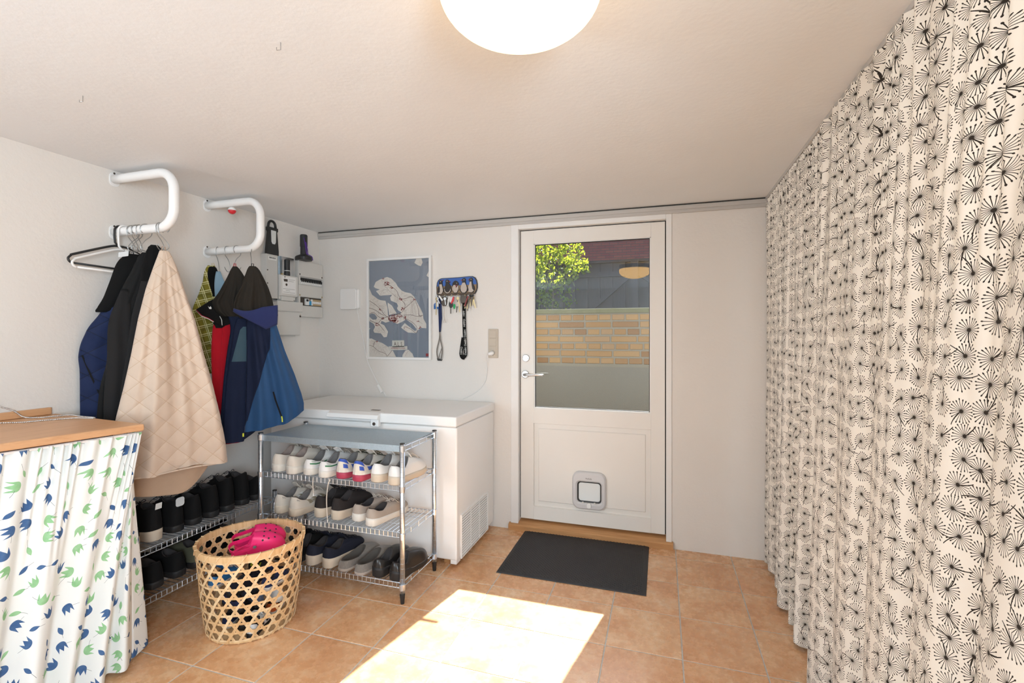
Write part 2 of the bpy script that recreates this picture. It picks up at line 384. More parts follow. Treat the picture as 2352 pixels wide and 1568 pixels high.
for j in range(-1, 17):
    for i in range(-7, 8):
        x0, x1 = TX+i*TP+GR, TX+(i+1)*TP-GR; y1, y0 = TY-j*TP-GR, TY-(j+1)*TP+GR
        cx0, cx1, cy0, cy1 = max(x0, XL), min(x1, XR), max(y0, YR), min(y1, YB)
        if cx1-cx0 < .01 or cy1-cy0 < .01: continue
        whole = (cx0, cx1, cy0, cy1) == (x0, x1, y0, y1)
        if whole and full: o = bpy.data.objects.new('tile', full); COL.objects.link(o); o.parent = floor; o.location = (x0, y0, 0)
        else:
            o = part('tile', tile_mb(0, 0, cx1-cx0, cy1-cy0), 'tile', floor); o.location = (cx0, cy0, 0)
            if whole: full = o.data
struct('ceiling', MB().box((XL-.3, YR-.2, H), (XR+.2, YB+.3, H+.15)), 'ceil')
struct('wall_left', MB().box((XL-.3, YR-.2, -.12), (XL, YB+.3, H)), 'wall')
struct('wall_right', MB().box((XR, YR-.2, -.12), (XR+.2, YB+.3, H)), 'wall')
DX0, DX1, DZ1 = -1.000, .062, 2.118
struct('wall_back', MB().box((XL, YB, -.12), (DX0, YB+.3, H)).box((DX1, YB, -.12), (XR, YB+.3, H)).box((DX0, YB, DZ1), (DX1, YB+.3, H)).box((DX0, YB+.02, -.12), (DX1, YB+.3, -.003)), 'wall')
struct('wall_rear', MB().box((XL, YR-.2, -.12), (XR, YR, H)), 'wall')
for nm, xx, sg in (('added_window_1', XR, -1), ('added_window_2', XL, 1)):  # invented windows out of view, added around the two fill lights
    w1 = thing(nm, None, None, (xx, -.95, 1.45), kind='structure')
    wf = MB()
    for a, b in (((-.66, -.66), (.66, -.59)), ((-.66, .59), (.66, .66)), ((-.66, -.59), (-.59, .59)), ((.59, -.59), (.66, .59))): wf.box((min(0, sg*.03), a[0], a[1]), (max(0, sg*.03), b[0], b[1]))
    part('added_window_frame', wf, 'frame', w1)
    part('pane', MB().box((min(sg*.004, sg*.012), -.59, -.59), (max(sg*.004, sg*.012), .59, .59)), 'glass', w1)
t1 = struct('trim_1', MB().box((XL, YB-.016, 2.108), (.63, YB, 2.156)), 'trim', bevel=.003)
part('groove', MB().box((XL, YB-.0175, 2.121), (.63, YB-.0155, 2.1225)), 'grey_plastic', t1)
part('bead', MB().box((XL, YB-.022, 2.128), (.63, YB-.015, 2.152)), 'trim', t1, bevel=.002)
part('shadow_gap', MB().box((XL, YB-.012, 2.156), (.63, YB, 2.162)), 'gap', t1)

# ------------------------------------------------------------------ door
YD = 3.19
door = thing('door_1', None, None, (0, YD, 0), kind='structure')
def dpart(name, mb, m, parent=door, **k): return part(name, mb, m, parent, world=True, **k)
LX0, LX1, LZ0, LZ1 = -.9403, .0212, .0701, 2.0712
GX0, GX1, GZ0, GZ1 = -.8457, -.0657, .838, 1.978
PX0, PX1, PZ0, PZ1 = -.849, -.0634, .162, .736
fr = MB()
for a, b in (((DX0, 3.150, .0), (LX0-.006, 3.30, DZ1)), ((LX1+.006, 3.150, .0), (DX1, 3.30, DZ1)), ((LX0-.006, 3.150, LZ1+.007), (LX1+.006, 3.30, DZ1))): fr.box(a, b)
dpart('door_frame', fr, 'frame', bevel=.003)
dpart('frame_gap', MB().box((LX0-.006, YD+.012, LZ0), (LX0, YD+.03, LZ1+.006)).box((LX1, YD+.012, LZ0), (LX1+.006, YD+.03, LZ1+.006)).box((LX0, YD+.012, LZ1), (LX1, YD+.03, LZ1+.006)), 'gap')
dpart('stile', MB().box((LX0, YD, LZ0), (GX0, YD+.05, LZ1)), 'door', bevel=.002)
dpart('stile', MB().box((GX1, YD, LZ0), (LX1, YD+.05, LZ1)), 'door', bevel=.002)
dpart('rail', MB().box((GX0, YD, GZ1), (GX1, YD+.05, LZ1)), 'door')
dpart('rail', MB().box((GX0, YD, PZ1), (GX1, YD+.05, GZ0)), 'door')
dpart('rail', MB().box((GX0, YD, LZ0), (GX1, YD+.05, PZ0)), 'door')
bead = MB()
for a, b in (((GX0, YD+.006, GZ0), (GX0+.007, YD+.02, GZ1)), ((GX1-.007, YD+.006, GZ0), (GX1, YD+.02, GZ1)), ((GX0, YD+.006, GZ1-.005), (GX1, YD+.02, GZ1)), ((GX0, YD+.004, GZ0), (GX1, YD+.02, GZ0+.008))): bead.box(a, b)
dpart('glazing_bead', bead, 'frame')
gk = MB()
for a, b in (((GX0+.007, YD+.012, GZ0+.008), (GX0+.011, YD+.022, GZ1-.005)), ((GX1-.011, YD+.012, GZ0+.008), (GX1-.007, YD+.022, GZ1-.005)), ((GX0+.007, YD+.012, GZ1-.010), (GX1-.007, YD+.022, GZ1-.005)), ((GX0+.007, YD+.012, GZ0+.008), (GX1-.007, YD+.022, GZ0+.012))): gk.box(a, b)
dpart('glass_gasket', gk, 'rubber')
dpart('glass_pane', MB().box((GX0+.004, YD+.019, GZ0+.004), (GX1-.004, YD+.027, GZ1-.003)), 'glass')
FX0, FX1, FZ0, FZ1 = -.537, -.384, .230, .361     # cat flap opening
def ring(x0, z0, x1, z1, r, y): return [(a, y, b) for a, b in rrect(x0, z0, x1, z1, r)]
pn = MB()
pn.loft([ring(PX0-.002, PZ0-.002, PX1+.002, PZ1+.002, .0005, YD+.004), ring(PX0+.004, PZ0+.004, PX1-.004, PZ1-.004, .0005, YD+.014), ring(PX0+.034, PZ0+.034, PX1-.034, PZ1-.034, .0005, YD+.012), ring(PX0+.039, PZ0+.039, PX1-.039, PZ1-.039, .0005, YD+.006),
         ring(FX0-.004, FZ0-.004, FX1+.004, FZ1+.004, .02, YD+.006), ring(FX0-.004, FZ0-.004, FX1+.004, FZ1+.004, .02, YD+.045), ring(PX0-.002, PZ0-.002, PX1+.002, PZ1+.002, .0005, YD+.045)])
dpart('panel', pn, 'door')
cf = MB()
cf.loft([ring(-.575, .180, -.349, .431, .05, YD+.006), ring(-.574, .181, -.350, .430, .05, YD-.010), ring(-.566, .189, -.358, .422, .045, YD-.019), ring(FX0-.014, FZ0-.014, FX1+.014, FZ1+.014, .03, YD-.022), ring(FX0-.004, FZ0-.004, FX1+.004, FZ1+.004, .022, YD-.012), ring(FX0-.004, FZ0-.004, FX1+.004, FZ1+.004, .022, YD+.044)])
cfo = dpart('cat_flap', cf, 'flap_grey', smooth=False, bevel=.0015, label='grey plastic cat flap frame set in the lower door panel')
dpart('seal', MB().loft([ring(FX0-.003, FZ0-.003, FX1+.003, FZ1+.003, .02, YD-.006), ring(FX0+.004, FZ0+.004, FX1-.004, FZ1-.004, .018, YD-.004), ring(FX0+.004, FZ0+.004, FX1-.004, FZ1-.004, .018, YD+.006), ring(FX0-.003, FZ0-.003, FX1+.003, FZ1+.003, .02, YD+.008)]), 'black', cfo)
dpart('flap_pane', MB().prism(rrect(FX0+.005, FZ0+.005, FX1-.005, FZ1-.004, .018), YD-.002, YD+.004, lambda a, b, d: (a, d, b)), 'frosted', cfo, bevel=.001)
dpart('latch', MB().prism(rrect(-.474, .196, -.446, .228, .010), YD-.032, YD-.018, lambda a, b, d: (a, d, b)), 'white_plastic', cfo, bevel=.002)
dpart('catch', MB().box((-.506, YD-.026, .223), (-.496, YD-.02, .235)).box((-.428, YD-.026, .223), (-.418, YD-.02, .235)), 'pale_plastic', cfo)
text('lettering', 'PetSafe', .014, 'dark_metal', cfo, lambda a, b, d: (-.462+a, -.0215-d, .389+b))
hd = dpart('handle', MB().lathe([(.003, 0), (.027, 0), (.027, -.009), (.024, -.012), (.003, -.012)], (-.9045, YD, 1.073), 28, 'y'), 'steel', smooth=False, bevel=.001, label='steel lever handle on a round rosette')
dpart('lever', MB().tube([(-.9045, YD-.01, 1.073), (-.9045, YD-.04, 1.073), (-.897, YD-.052, 1.073), (-.88, YD-.055, 1.073), (-.82, YD-.055, 1.074), (-.766, YD-.054, 1.074), (-.762, YD-.053, 1.074)], [.0095, .0095, .0095, .0095, .0085, .0075, .004], 14), 'steel', hd, smooth=True)
lk = dpart('lock', MB().lathe([(.003, 0), (.026, 0), (.026, -.008), (.023, -.011), (.003, -.011)], (-.9005, YD, 1.1855), 28, 'y'), 'steel', bevel=.001, label='round steel thumb-turn lock above the handle')
dpart('thumb_turn', MB().prism(rrect(-.918, 1.180, -.883, 1.191, .005), YD-.024, YD-.010, lambda a, b, d: (a, d, b)), 'chrome', lk, bevel=.002)
th = MB(); prof = [(3.132, .0), (3.132, .034), (3.138, .040), (3.172, .052), (3.31, .064), (3.31, .0)]
th.loft([[(DX0-.012, y, z) for y, z in prof], [(DX1+.008, y, z) for y, z in prof]], True, True, True)
dpart('threshold', th, 'threshold', label='varnished oak threshold')

# ------------------------------------------------------------------ outside, seen through the door glass
struct('trim_2', MB().box((-4.2, 3.457, -.30), (3.2, 4.38, -.06)), 'render')        # paving of the area outside
gw = thing('garden_wall', 'low yellow brick wall on a cement base outside the door', 'wall', (0, 4.4, 0))
WY = 4.40
part('cement_base', MB().box((-3.4, WY, -.3), (2.4, WY+.3, 1.073)), 'render', gw, world=True)
part('cement_edge', MB().box((-3.4, WY-.004, 1.058), (2.4, WY+.02, 1.084)), 'mortar', gw, world=True)
part('mortar_bed', MB().box((-3.4, WY+.006, 1.073), (2.4, WY+.3, 1.555)), 'mortar', gw, world=True)
part('coping', MB().box((-3.4, WY-.012, 1.548), (2.4, WY+.32, 1.592)), 'coping', gw, world=True, bevel=.008)
bm_cache = {}
for r in range(7):
    z0 = 1.086+r*.0665; x = -2.3 - (.06 if r % 2 else .17); header = (r % 2 == 0)
    while x < 1.2:
        L = (.108 if header else .228)+rng.uniform(-.006, .006)
        key = (header, rng.integers(4))
        if key not in bm_cache:
            o = part('brick', MB().box((0, 0, 0), ((.107 if header else .227), .05, .051)), 'ybrick', gw, bevel=.004, seg=1); bm_cache[key] = o
        else:
            o = bm_cache[key].copy(); COL.objects.link(o); o.parent = gw
        o.location = (x, -.002+rng.uniform(0, .005), z0+rng.uniform(-.0015, .0015)); o.rotation_euler = (0, 0, rng.uniform(-.006, .006))
        o.scale = (L/(.107 if header else .227), 1, 1)
        x += L+.013
struct('trim_3', MB().box((-5, WY+.3, 1.2), (4, 14.0, 1.52)), 'grass')              # raised garden behind the wall
fz = thing('board_fence', 'black stained board fence with rails and diagonal braces behind the low wall', 'fence', (0, 6.5, 1.52))
k = 0; x = -4.2; fb = None
while x < 2.6:
    front = k % 2 == 0; wd = .088 if front else .10
    o = part('fence_board', MB().box((0, 0, 0), (wd, .022, .80)), 'fence', fz) if k < 2 else fb[k % 2].copy()
    if k < 2: fb = (fb or []) + [o]
    else: COL.objects.link(o); o.parent = fz
    o.location = (x, -.022 if front else 0, rng.uniform(-.004, .004)); x += .083; k += 1
part('cap_rail', MB().box((-4.2, -.06, .80), (2.6, .05, .835)), 'fence', fz)
part('rail', MB().box((-4.2, -.062, .61), (2.6, -.022, .68)), 'fence', fz)
part('rail', MB().box((-4.2, -.062, .05), (2.6, -.022, .12)), 'fence', fz)
for px in (-2.45, -.34, 1.77): part('post', MB().box((px-.05, -.10, -.02), (px+.05, -.022, .83)), 'fence', fz)
for x0, x1 in ((-1.0, -.38), (-.30, .32), (1.11, 1.73), (-3.11, -2.49)):
    za, zb = (.14, .62) if x1 < 0 and x0 != -.30 else (.62, .14)
    if x0 == 1.11: za, zb = .14, .62
    part('brace', MB().add([(x0, -.066, za), (x0+.09, -.066, za), (x1, -.066, zb-.02), (x1, -.066, zb+.05)], [(0, 1, 2, 3)]).add([(x0, -.022, za), (x0+.09, -.022, za), (x1, -.022, zb-.02), (x1, -.022, zb+.05), (x0, -.066, za), (x0+.09, -.066, za), (x1, -.066, zb-.02), (x1, -.066, zb+.05)], [(0,1,5,4),(1,2,6,5),(2,3,7,6),(3,0,4,7)]), 'fence', fz)
hs = thing('brick_house', 'red brick house wall rising beyond the black fence', 'house', (0, 14.0, 1.5))
part('house_wall', MB().box((-9, 0, 0), (8, .35, 4.3)), 'rbrick', hs)
part('roof', MB().loft([[(-9.4, -.35, 4.2), (-9.4, 4.0, 6.6), (-9.4, 4.0, 6.4), (-9.4, -.35, 4.0)], [(8.4, -.35, 4.2), (8.4, 4.0, 6.6), (8.4, 4.0, 6.4), (8.4, -.35, 4.0)]], True, True, True), 'rbrick', hs)
sh = thing('garden_shrub', 'leafy shrub with sunlit yellow top growing over the black fence', 'shrub', (-1.75, 6.2, 1.5))
lf = MB(); st = []
blobs = [(-1.75, 6.05, 2.66, .30, 520), (-1.40, 6.08, 2.58, .26, 420), (-1.15, 6.1, 2.42, .18, 240), (-1.75, 6.1, 2.30, .34, 520), (-1.35, 6.2, 2.2, .27, 420), (-1.02, 6.28, 2.27, .11, 110), (-1.75, 6.2, 1.92, .30, 380), (-1.32, 6.25, 1.88, .22, 240), (-2.15, 6.1, 2.3, .35, 420), (-2.2, 6.15, 1.85, .3, 300), (-2.05, 6.1, 2.7, .25, 260)]
for bx, by, bz, br, n in blobs:
    for _ in range(n):
        d = rng.normal(size=3); d /= np.linalg.norm(d); rad = br*rng.uniform(.55, 1.08)
        c = np.array([bx, by, bz])+d*rad*np.array([1.15, .75, 1.0])
        if c[2] < 1.53 or c[1] > 6.33: continue
        L, W = rng.uniform(.04, .065), rng.uniform(.03, .045)
        a = rng.normal(size=3); a[2] -= .5; a /= np.linalg.norm(a); b = np.cross(a, rng.normal(size=3)); b /= np.linalg.norm(b); nn = np.cross(a, b)*.006
        lf.add([c, c+a*L*.45+b*W*.5+nn, c+a*L, c+a*L*.45-b*W*.5+nn], [(0, 1, 2), (0, 2, 3)])
tag(part('foliage', lf, 'leaf', sh, world=True), kind='stuff')
br = MB()
for sx in (-2.1, -1.75, -1.4): br.tube([(sx, 6.2, 1.5), (sx+.03, 6.18, 1.9), (sx-.02, 6.12, 2.3), (sx+.04, 6.1, 2.65)], [.016, .013, .009, .004], 6)
part('branches', br, 'dark_metal', sh, world=True)

# ------------------------------------------------------------------ dandelion curtains along the right side
def smooth(P, n):
    """Catmull-Rom through P, n samples"""
    P = np.asarray(P, float); m = len(P); t = np.linspace(0, m-1.0001, n); i = t.astype(int); f = (t-i)[:, None]
    g = lambda k: P[np.clip(k, 0, m-1)]
    a, b, c, d = g(i-1), g(i), g(i+1), g(i+2)
    return .5*((2*b)+(-a+c)*f+(2*a-5*b+4*c-d)*f**2+(-a+3*b-3*c+d)*f**3)
def drape(top, bot, z0, z1, nz, n, ruffle, rr, hem=.0, fn=None):
    """cloth between a top line and a bottom line (both smooth x, y paths); ruffle = (amplitude, count) near the top"""
    T, B = smooth(top, n), smooth(bot, n); s = np.linspace(0, 1, n)
    seg = np.linalg.norm(np.diff(B, axis=0), axis=1); u = np.concatenate([[0], np.cumsum(seg)])
    nx, ny = np.gradient(T[:, 1]), -np.gradient(T[:, 0]); l = np.hypot(nx, ny); nx /= l; ny /= l
    ph = np.cumsum(1+.45*np.sin(s*37+rr)+.3*np.sin(s*91+2*rr)); ph = ph/ph[-1]
    rf = ruffle[0]*np.sin(2*PI*ruffle[1]*ph)
    A = np.zeros((nz, n, 3)); UV = np.zeros((nz, n, 2))
    for j in range(nz):
        w = j/(nz-1); z = z0+(z1-z0)*w
        k = w**1.15; kr = max(0, (w-.45)/.55)**1.5
        A[j, :, 0] = B[:, 0]*(1-k)+T[:, 0]*k+nx*rf*kr; A[j, :, 1] = B[:, 1]*(1-k)+T[:, 1]*k+ny*rf*kr; A[j, :, 2] = z+(hem*np.sin(s*23)*(1-w) if hem else 0)
        UV[j, :, 0] = u; UV[j, :, 1] = z
    if fn: fn(A, s)
    mb = MB(); mb.grid(A); mb.uv = UV.reshape(-1, 2); return mb
def wavy(y0, y1, xs, seed, per, amp, saw=0):
    """bottom line of a curtain: ridges every per metres; the fabric folds back behind each ridge"""
    r = np.random.default_rng(seed); P = []; y = y0; d = 1 if y1 > y0 else -1
    while (y1-y)*d > 0:
        p = per*r.uniform(.75, 1.25); a = amp*r.uniform(.7, 1.2)
        x = np.interp(y, *zip(*xs)) if y0 < y1 else np.interp(-y, [-q[0] for q in xs], [q[1] for q in xs])
        P += [(x-a, y), (x-a*.75, y+d*p*.33), (x+a*.55, y+d*p*.62), (x+a*.85, y+d*p*.80), (x+a*.1, y+d*p*.86)]
        y += d*p
    return P
cr = tag(part('curtain_rail', MB().box((.588, .1, 2.146), (.612, 3.14, 2.163)), 'trim'), 'grey ceiling track carrying the dandelion curtains', 'rail')
ca = thing('curtain', 'dandelion-print curtain hanging in tight folds beside the door wall', 'curtain', (0, 0, 0), group='dandelion curtains')
xsA = [(3.14, .600), (3.03, .588), (2.89, .592), (2.62, .570), (2.34, .566), (2.0, .565)]
topA = [(.600, 3.142), (.598, 2.8), (.598, 2.4), (.602, 2.03)]
botA = [(.60, 3.142), (.575, 3.10), (.59, 3.06), (.60, 3.02), (.572, 2.99), (.60, 2.94), (.612, 2.90), (.585, 2.86), (.57, 2.80), (.60, 2.755), (.575, 2.71), (.555, 2.66), (.540, 2.61), (.56, 2.585), (.60, 2.57), (.585, 2.51), (.555, 2.46), (.60, 2.44), (.57, 2.38), (.543, 2.325), (.56, 2.295), (.605, 2.275), (.585, 2.22), (.60, 2.17), (.57, 2.13), (.60, 2.09)]
part('cloth', drape(topA, botA, .02, 2.144, 40, 420, (.010, 34), 1.0), 'dandelion', ca, smooth=True)
cb = thing('curtain', 'dandelion-print curtain with broad soft folds nearest the camera', 'curtain', (0, 0, 0), group='dandelion curtains')
topB = [(.585, 2.085), (.585, 1.6), (.587, 1.1), (.590, .5), (.595, .15)]
botB = [(.56, 2.10), (.535, 2.075), (.527, 2.055), (.54, 1.98), (.575, 1.93), (.555, 1.88), (.535, 1.80), (.54, 1.73), (.58, 1.68), (.59, 1.65), (.555, 1.64), (.54, 1.56), (.55, 1.48), (.59, 1.43), (.585, 1.40), (.55, 1.385), (.545, 1.29), (.575, 1.24), (.595, 1.20), (.56, 1.185), (.54, 1.10), (.56, 1.03), (.60, .99), (.57, .965), (.55, .86), (.585, .78), (.60, .75), (.56, .73), (.555, .62), (.60, .55), (.57, .52), (.56, .40), (.60, .33), (.565, .30), (.57, .15)]
def gather(A, s): pass
part('cloth', drape(topB, botB, .012, 2.144, 40, 520, (.010, 30), 2.2), 'dandelion', cb, smooth=True)

# ------------------------------------------------------------------ counter with leaf curtain
ct = thing('counter', 'beech laminate counter along the left wall above the leaf curtain', 'counter', (-2.3, 1.0, 0))
Q = [(XL+.001, 1.428), (-1.961, 1.365), (-2.205, .19), (XL+.001, .19)]
part('worktop', MB().add([(x, y, .963) for x, y in Q]+[(x, y, .990) for x, y in Q], [(0,1,2,3),(7,6,5,4),(0,4,5,1),(1,5,6,2),(2,6,7,3),(3,7,4,0)]), 'beech', ct, world=True, bevel=.006, seg=3)
part('side_panel', MB().box((-2.58, .22, 0), (-2.30, .24, .963)), 'beech', ct, world=True)
part('side_panel', MB().box((-2.58, 1.30, 0), (-2.30, 1.32, .963)), 'beech', ct, world=True)
tag(part('upstand', MB().box((XL+.001, .2, .9905), (XL+.017, 1.405, 1.022)), 'beech', None, bevel=.003), 'low beech strip along the wall at the back of the counter', 'upstand')
botC = [(-2.125, 1.485), (-2.10, 1.474), (-2.072, 1.405), (-2.066, 1.385), (-2.022, 1.340), (-2.026, 1.318), (-2.070, 1.298)]
y_ = 1.275
for a_, p_ in zip((.032, .028, .036, .03, .034, .03, .036, .03, .03), (.10, .085, .12, .09, .11, .12, .10, .12, .12)):
    xb = -2.045-(1.28-y_)*.14; botC += [(xb+a_*.8, y_-p_*.18), (xb+a_, y_-p_*.42), (xb-a_*.5, y_-p_*.66), (xb-a_, y_-p_*.86)]; y_ -= p_
lc = thing('leaf_curtain', 'white cotton curtain printed with blue and green tulips under the counter', 'curtain', (-2.0, 1.3, 0))
part('cloth', drape([(-2.045, 1.352), (-1.990, 1.347), (-2.04, 1.10), (-2.095, .85), (-2.15, .60), (-2.21, .25)],
     botC, .018, .954, 46, 460, (.013, 40), .4), 'tulip', lc, smooth=True, world=True)
part('curtain_wire', MB().tube([(-1.992, 1.352, .952), (-2.10, .80, .952), (-2.215, .24, .952)], .005, 8), 'white_metal', lc, world=True)
ch = MB()
chain = smooth([(-2.586, 1.15, 1.075), (-2.586, 1.226, 1.049), (-2.584, 1.27, 1.026), (-2.575, 1.30, .996), (-2.521, 1.323, .993), (-2.50, 1.364, .993), (-2.470, 1.405, .993), (-2.389, 1.396, .993), (-2.300, 1.392, .993), (-2.285, 1.380, .993), (-2.313, 1.374, .993), (-2.36, 1.362, .993), (-2.389, 1.325, .993), (-2.425, 1.275, .993), (-2.446, 1.228, .993), (-2.517, 1.186, .993), (-2.54, 1.10, .993), (-2.54, .95, .993)], 190)
for p in chain: ch.sphere(p, .0032, 6, 4)
ch.tube(chain[::3], .0011, 5)
tag(part('bead_chain', ch, 'steel', None, smooth=True), 'fine silver bead chain lying in a loop on the counter', 'chain')

# ------------------------------------------------------------------ ceiling lamp
lp = thing('ceiling_lamp', 'round opal glass ceiling lamp, lit, at the top edge of the photo', 'lamp', (-.285, .962, H))
part('base', MB().lathe([(.0, 0), (.135, 0), (.135, -.022), (.12, -.03), (0, -.03)], n=40, cap=False), 'white_metal', lp, smooth=False)
part('rim', MB().lathe([(.150, -.028), (.172, -.034), (.174, -.072), (.168, -.078), (.150, -.06)], n=48, cap=False), 'white_metal', lp)
prof = [(.160, -.070), (.168, -.082), (.171, -.096)] + [(.171*math.cos(a), -.100-.083*math.sin(a)) for a in np.linspace(.05, PI/2-.02, 14)]
part('lamp_shade', MB().lathe(prof, n=56), 'opal', lp, smooth=True, label='glowing white opal glass dome')

# ------------------------------------------------------------------ wall racks (bent white tube) and what hangs on them
def wall_rack(loc, label, z0, z1, xo):
    t = thing('wall_rack', label, 'rack', loc, group='bent tube wall racks')
    r = .09; zt, zb = z1, z0
    path = [(0, 0, zt), (.08, 0, zt)] + arc((xo-r, zt-r), r, PI/2, 0, 8) + arc((xo-r, zb+r), r, 0, -PI/2, 8) + [(.08, 0, zb), (0, 0, zb)]
    part('tube', MB().tube(path, .0215, 18), 'white_metal', t, smooth=True)
    for z in (zt, zb):
        f = part('flange', MB().prism([(a, b) for a, b in rrect(-.024, z-.036, .024, z+.034, .0235, 8)], 0, .005, lambda a, b, d: (d, a, b)), 'white_metal', t, bevel=.0015)
        part('screw', MB().lathe([(0, 0), (.005, 0), (.004, .003), (0, .003)], (.005, -.002, z+.029), 10, 'x', False), 'dark_metal', f)
    return t
wall_rack((XL, 1.667, 0), 'white bent-tube wall rack above the navy and beige jackets', 1.857, 2.120, .405)
wall_rack((XL, 2.175, 0), 'white bent-tube wall rack above the blue rain jackets, near the meters', 1.845, 2.122, .405)
def s_hook(label, loc, ang, drop=.115, group='wire s-hooks', tilt=0):
    t = thing('wire_hook', label, 'hook', loc, (tilt, 0, ang), group)
    R = .0245
    p = arc((0, 0), R, -.9, PI+.25, 12, 'yz', 0) ; zb = -drop+.018
    p += smooth([p[-1], (0, -.020, -.030), (0, .006, -.058), (0, .022, zb), (0, .012, zb-.017), (0, -.006, zb-.017), (0, -.024, zb+.006)], 22).tolist()[1:]
    part('wire', MB().tube(p, .0020, 6), 'wire', t, smooth=True); return t
BZ1, BZ2 = 1.857, 1.845
for i, (x, a, lb) in enumerate([(-2.485, .15, 'wire hook on the left rack, innermost of its cluster'), (-2.472, -.3, 'wire hook on the left rack, second of the cluster from the wall'), (-2.459, .3, 'wire hook on the left rack, third of the cluster from the wall'),
        (-2.446, -.15, 'wire hook on the left rack, fourth of the cluster from the wall'), (-2.430, .4, 'wire hook on the left rack, fifth of the cluster from the wall'), (-2.385, -.35, 'wire hook on the left rack, apart from the cluster'),
        (-2.292, .2, 'wire hook on the left rack holding the black coat'), (-2.268, -.25, 'wire hook on the left rack holding the beige quilted coat')]):
    s_hook(lb, (x, 1.667, BZ1), a+(PI if i in (1, 3, 5) else 0), .105)
for x, a, lb, fl in [(-2.522, .5, 'wire hook on the right rack holding the olive plaid jacket', 0), (-2.445, .1, 'wire hook on the right rack holding the pale denim jacket', 0), (-2.373, -.1, 'wire hook on the right rack holding the navy softshell', 1), (-2.270, .9, 'wire hook on the right rack holding the front blue jacket', 1)]:
    s_hook(lb, (x, 2.175, BZ2), a+PI*fl, .125)
def plastic_hanger(label, x, m, dz, hook):
    t = thing('coat_hanger', label, 'hanger', (x, 1.667, BZ1), group='plastic hangers')
    k = arc((0, 0), .0265, -.4, PI+.05, 12, 'yz', 0) + [(0, -.027, -.03), (0, -.024, -.058+dz), (0, -.012, -.072+dz), (0, 0, -.076+dz)]
    part('hook', MB().tube(k, .0048, 8), m, t, smooth=True)
    r = MB()
    for s in (-1, 1):
        arm = [(0, 0, -.075+dz), (0, s*.03, -.076+dz), (0, s*.09, -.098+dz), (0, s*.185, -.138+dz), (0, s*.208, -.148+dz)]
        r.tube(smooth(arm, 14), .0055, 8)
        r.tube([(0, s*.205, -.147+dz)]+arc((s*.200, -.166+dz), .018, s*PI/2*.9 if s > 0 else PI-.2, -PI/2 if s > 0 else 1.5*PI, 10, 'yz', 0), .005, 8)
    part('shoulder_bar', r, m, t, smooth=True)
    part('trouser_bar', MB().tube([(0, -.20, -.184+dz), (0, 0, -.188+dz), (0, .20, -.184+dz)], .005, 8), m, t, smooth=True)
plastic_hanger('empty black plastic coat hanger on the left rack next to the wall', -2.562, 'black', .0, 0)
plastic_hanger('empty white plastic coat hanger on the left rack in front of the black one', -2.535, 'white_plastic', -.020, 0)
bb = thing('fishing_float', 'small red and white ball float hanging from the right wall rack', 'float', (-2.412, 2.175, 2.078))
flat('float_red', (.62, .02, .03), .35)
part('lower_half', MB().lathe([(.0215*math.cos(a), .0215*math.sin(a)) for a in np.linspace(-PI/2+.02, 0, 9)], n=20), 'float_red', bb, smooth=True)
part('upper_half', MB().lathe([(.0215*math.cos(a), .0215*math.sin(a)) for a in np.linspace(0, PI/2-.02, 9)], n=20), 'white_plastic', bb, smooth=True)
part('loop', MB().tube([(0, 0, .021), (.002, 0, .03), (0, 0, .036)], .0015, 6), 'wire', bb)

# ------------------------------------------------------------------ garments
def garment(rows, folds=((.010, 2.3, 0), (.006, 4.7, 1.0)), nphi=96, nz=90, puff=None, grow=.35, cap=True, flatk=.75, hem=None):
    """cloth body hanging from its top. rows: (z, left, right, half depth); folds: (amplitude, waves over the width, phase)"""
    R = np.array(sorted(rows, key=lambda r: r[0])); zt, zb = R[-1, 0], R[0, 0]
    z = np.linspace(zt, zb, nz); L = np.interp(z, R[:, 0], R[:, 1]); Rr = np.interp(z, R[:, 0], R[:, 2]); D = np.interp(z, R[:, 0], R[:, 3])
    ker = np.ones(7)/7
    for arr in (L, Rr, D):
        e = np.pad(arr, 3, mode='edge'); sm = np.convolve(e, ker, 'valid'); arr[3:-3] = sm[3:-3]
    mid, hw = (L+Rr)/2, (Rr-L)/2
    ph = np.linspace(0, 2*PI, nphi, endpoint=False); cq, sq = np.cos(ph), np.sin(ph)
    S = mid[:, None]+hw[:, None]*cq[None]; Y = -D[:, None]*np.sign(sq)*np.abs(sq)**flatk*np.where(sq > 0, 1, .35)
    gz = np.clip((zt-z)/(zt-zb)/grow, .15, 1)[:, None]
    F = sum(a*np.sin(2*PI*k*cq[None]/2+p+.5*np.sin((zt-z)[:, None]*5+p)) for a, k, p in folds)
    Y = Y+F*gz*np.minimum(1, hw[:, None]/.09)*np.where(sq > 0, 1, .5)[None]
    Zz = np.repeat(z[:, None], nphi, 1)
    if hem is not None: Zz = Zz+((zt-Zz)/(zt-zb))**3*np.interp(cq, *zip(*hem))[None]
    if puff:
        per_s, per_z, am = puff
        a, b = S/per_s+Zz/per_z, S/per_s-Zz/per_z
        q = np.minimum(np.abs(np.sin(PI*a)), np.abs(np.sin(PI*b)))**.36
        Y = Y-np.sign(sq)[None]*am*(q-.5)*(sq > 0)[None]*np.minimum(1, hw[:, None]/.05)
    A = np.stack([S, Y, Zz], -1); mb = MB(); mb.grid(A, True)
    if cap:
        n = nphi; mb.f.append(tuple(range(n))); mb.f.append(tuple((nz-1)*n+k for k in range(n-1, -1, -1)))
    return mb
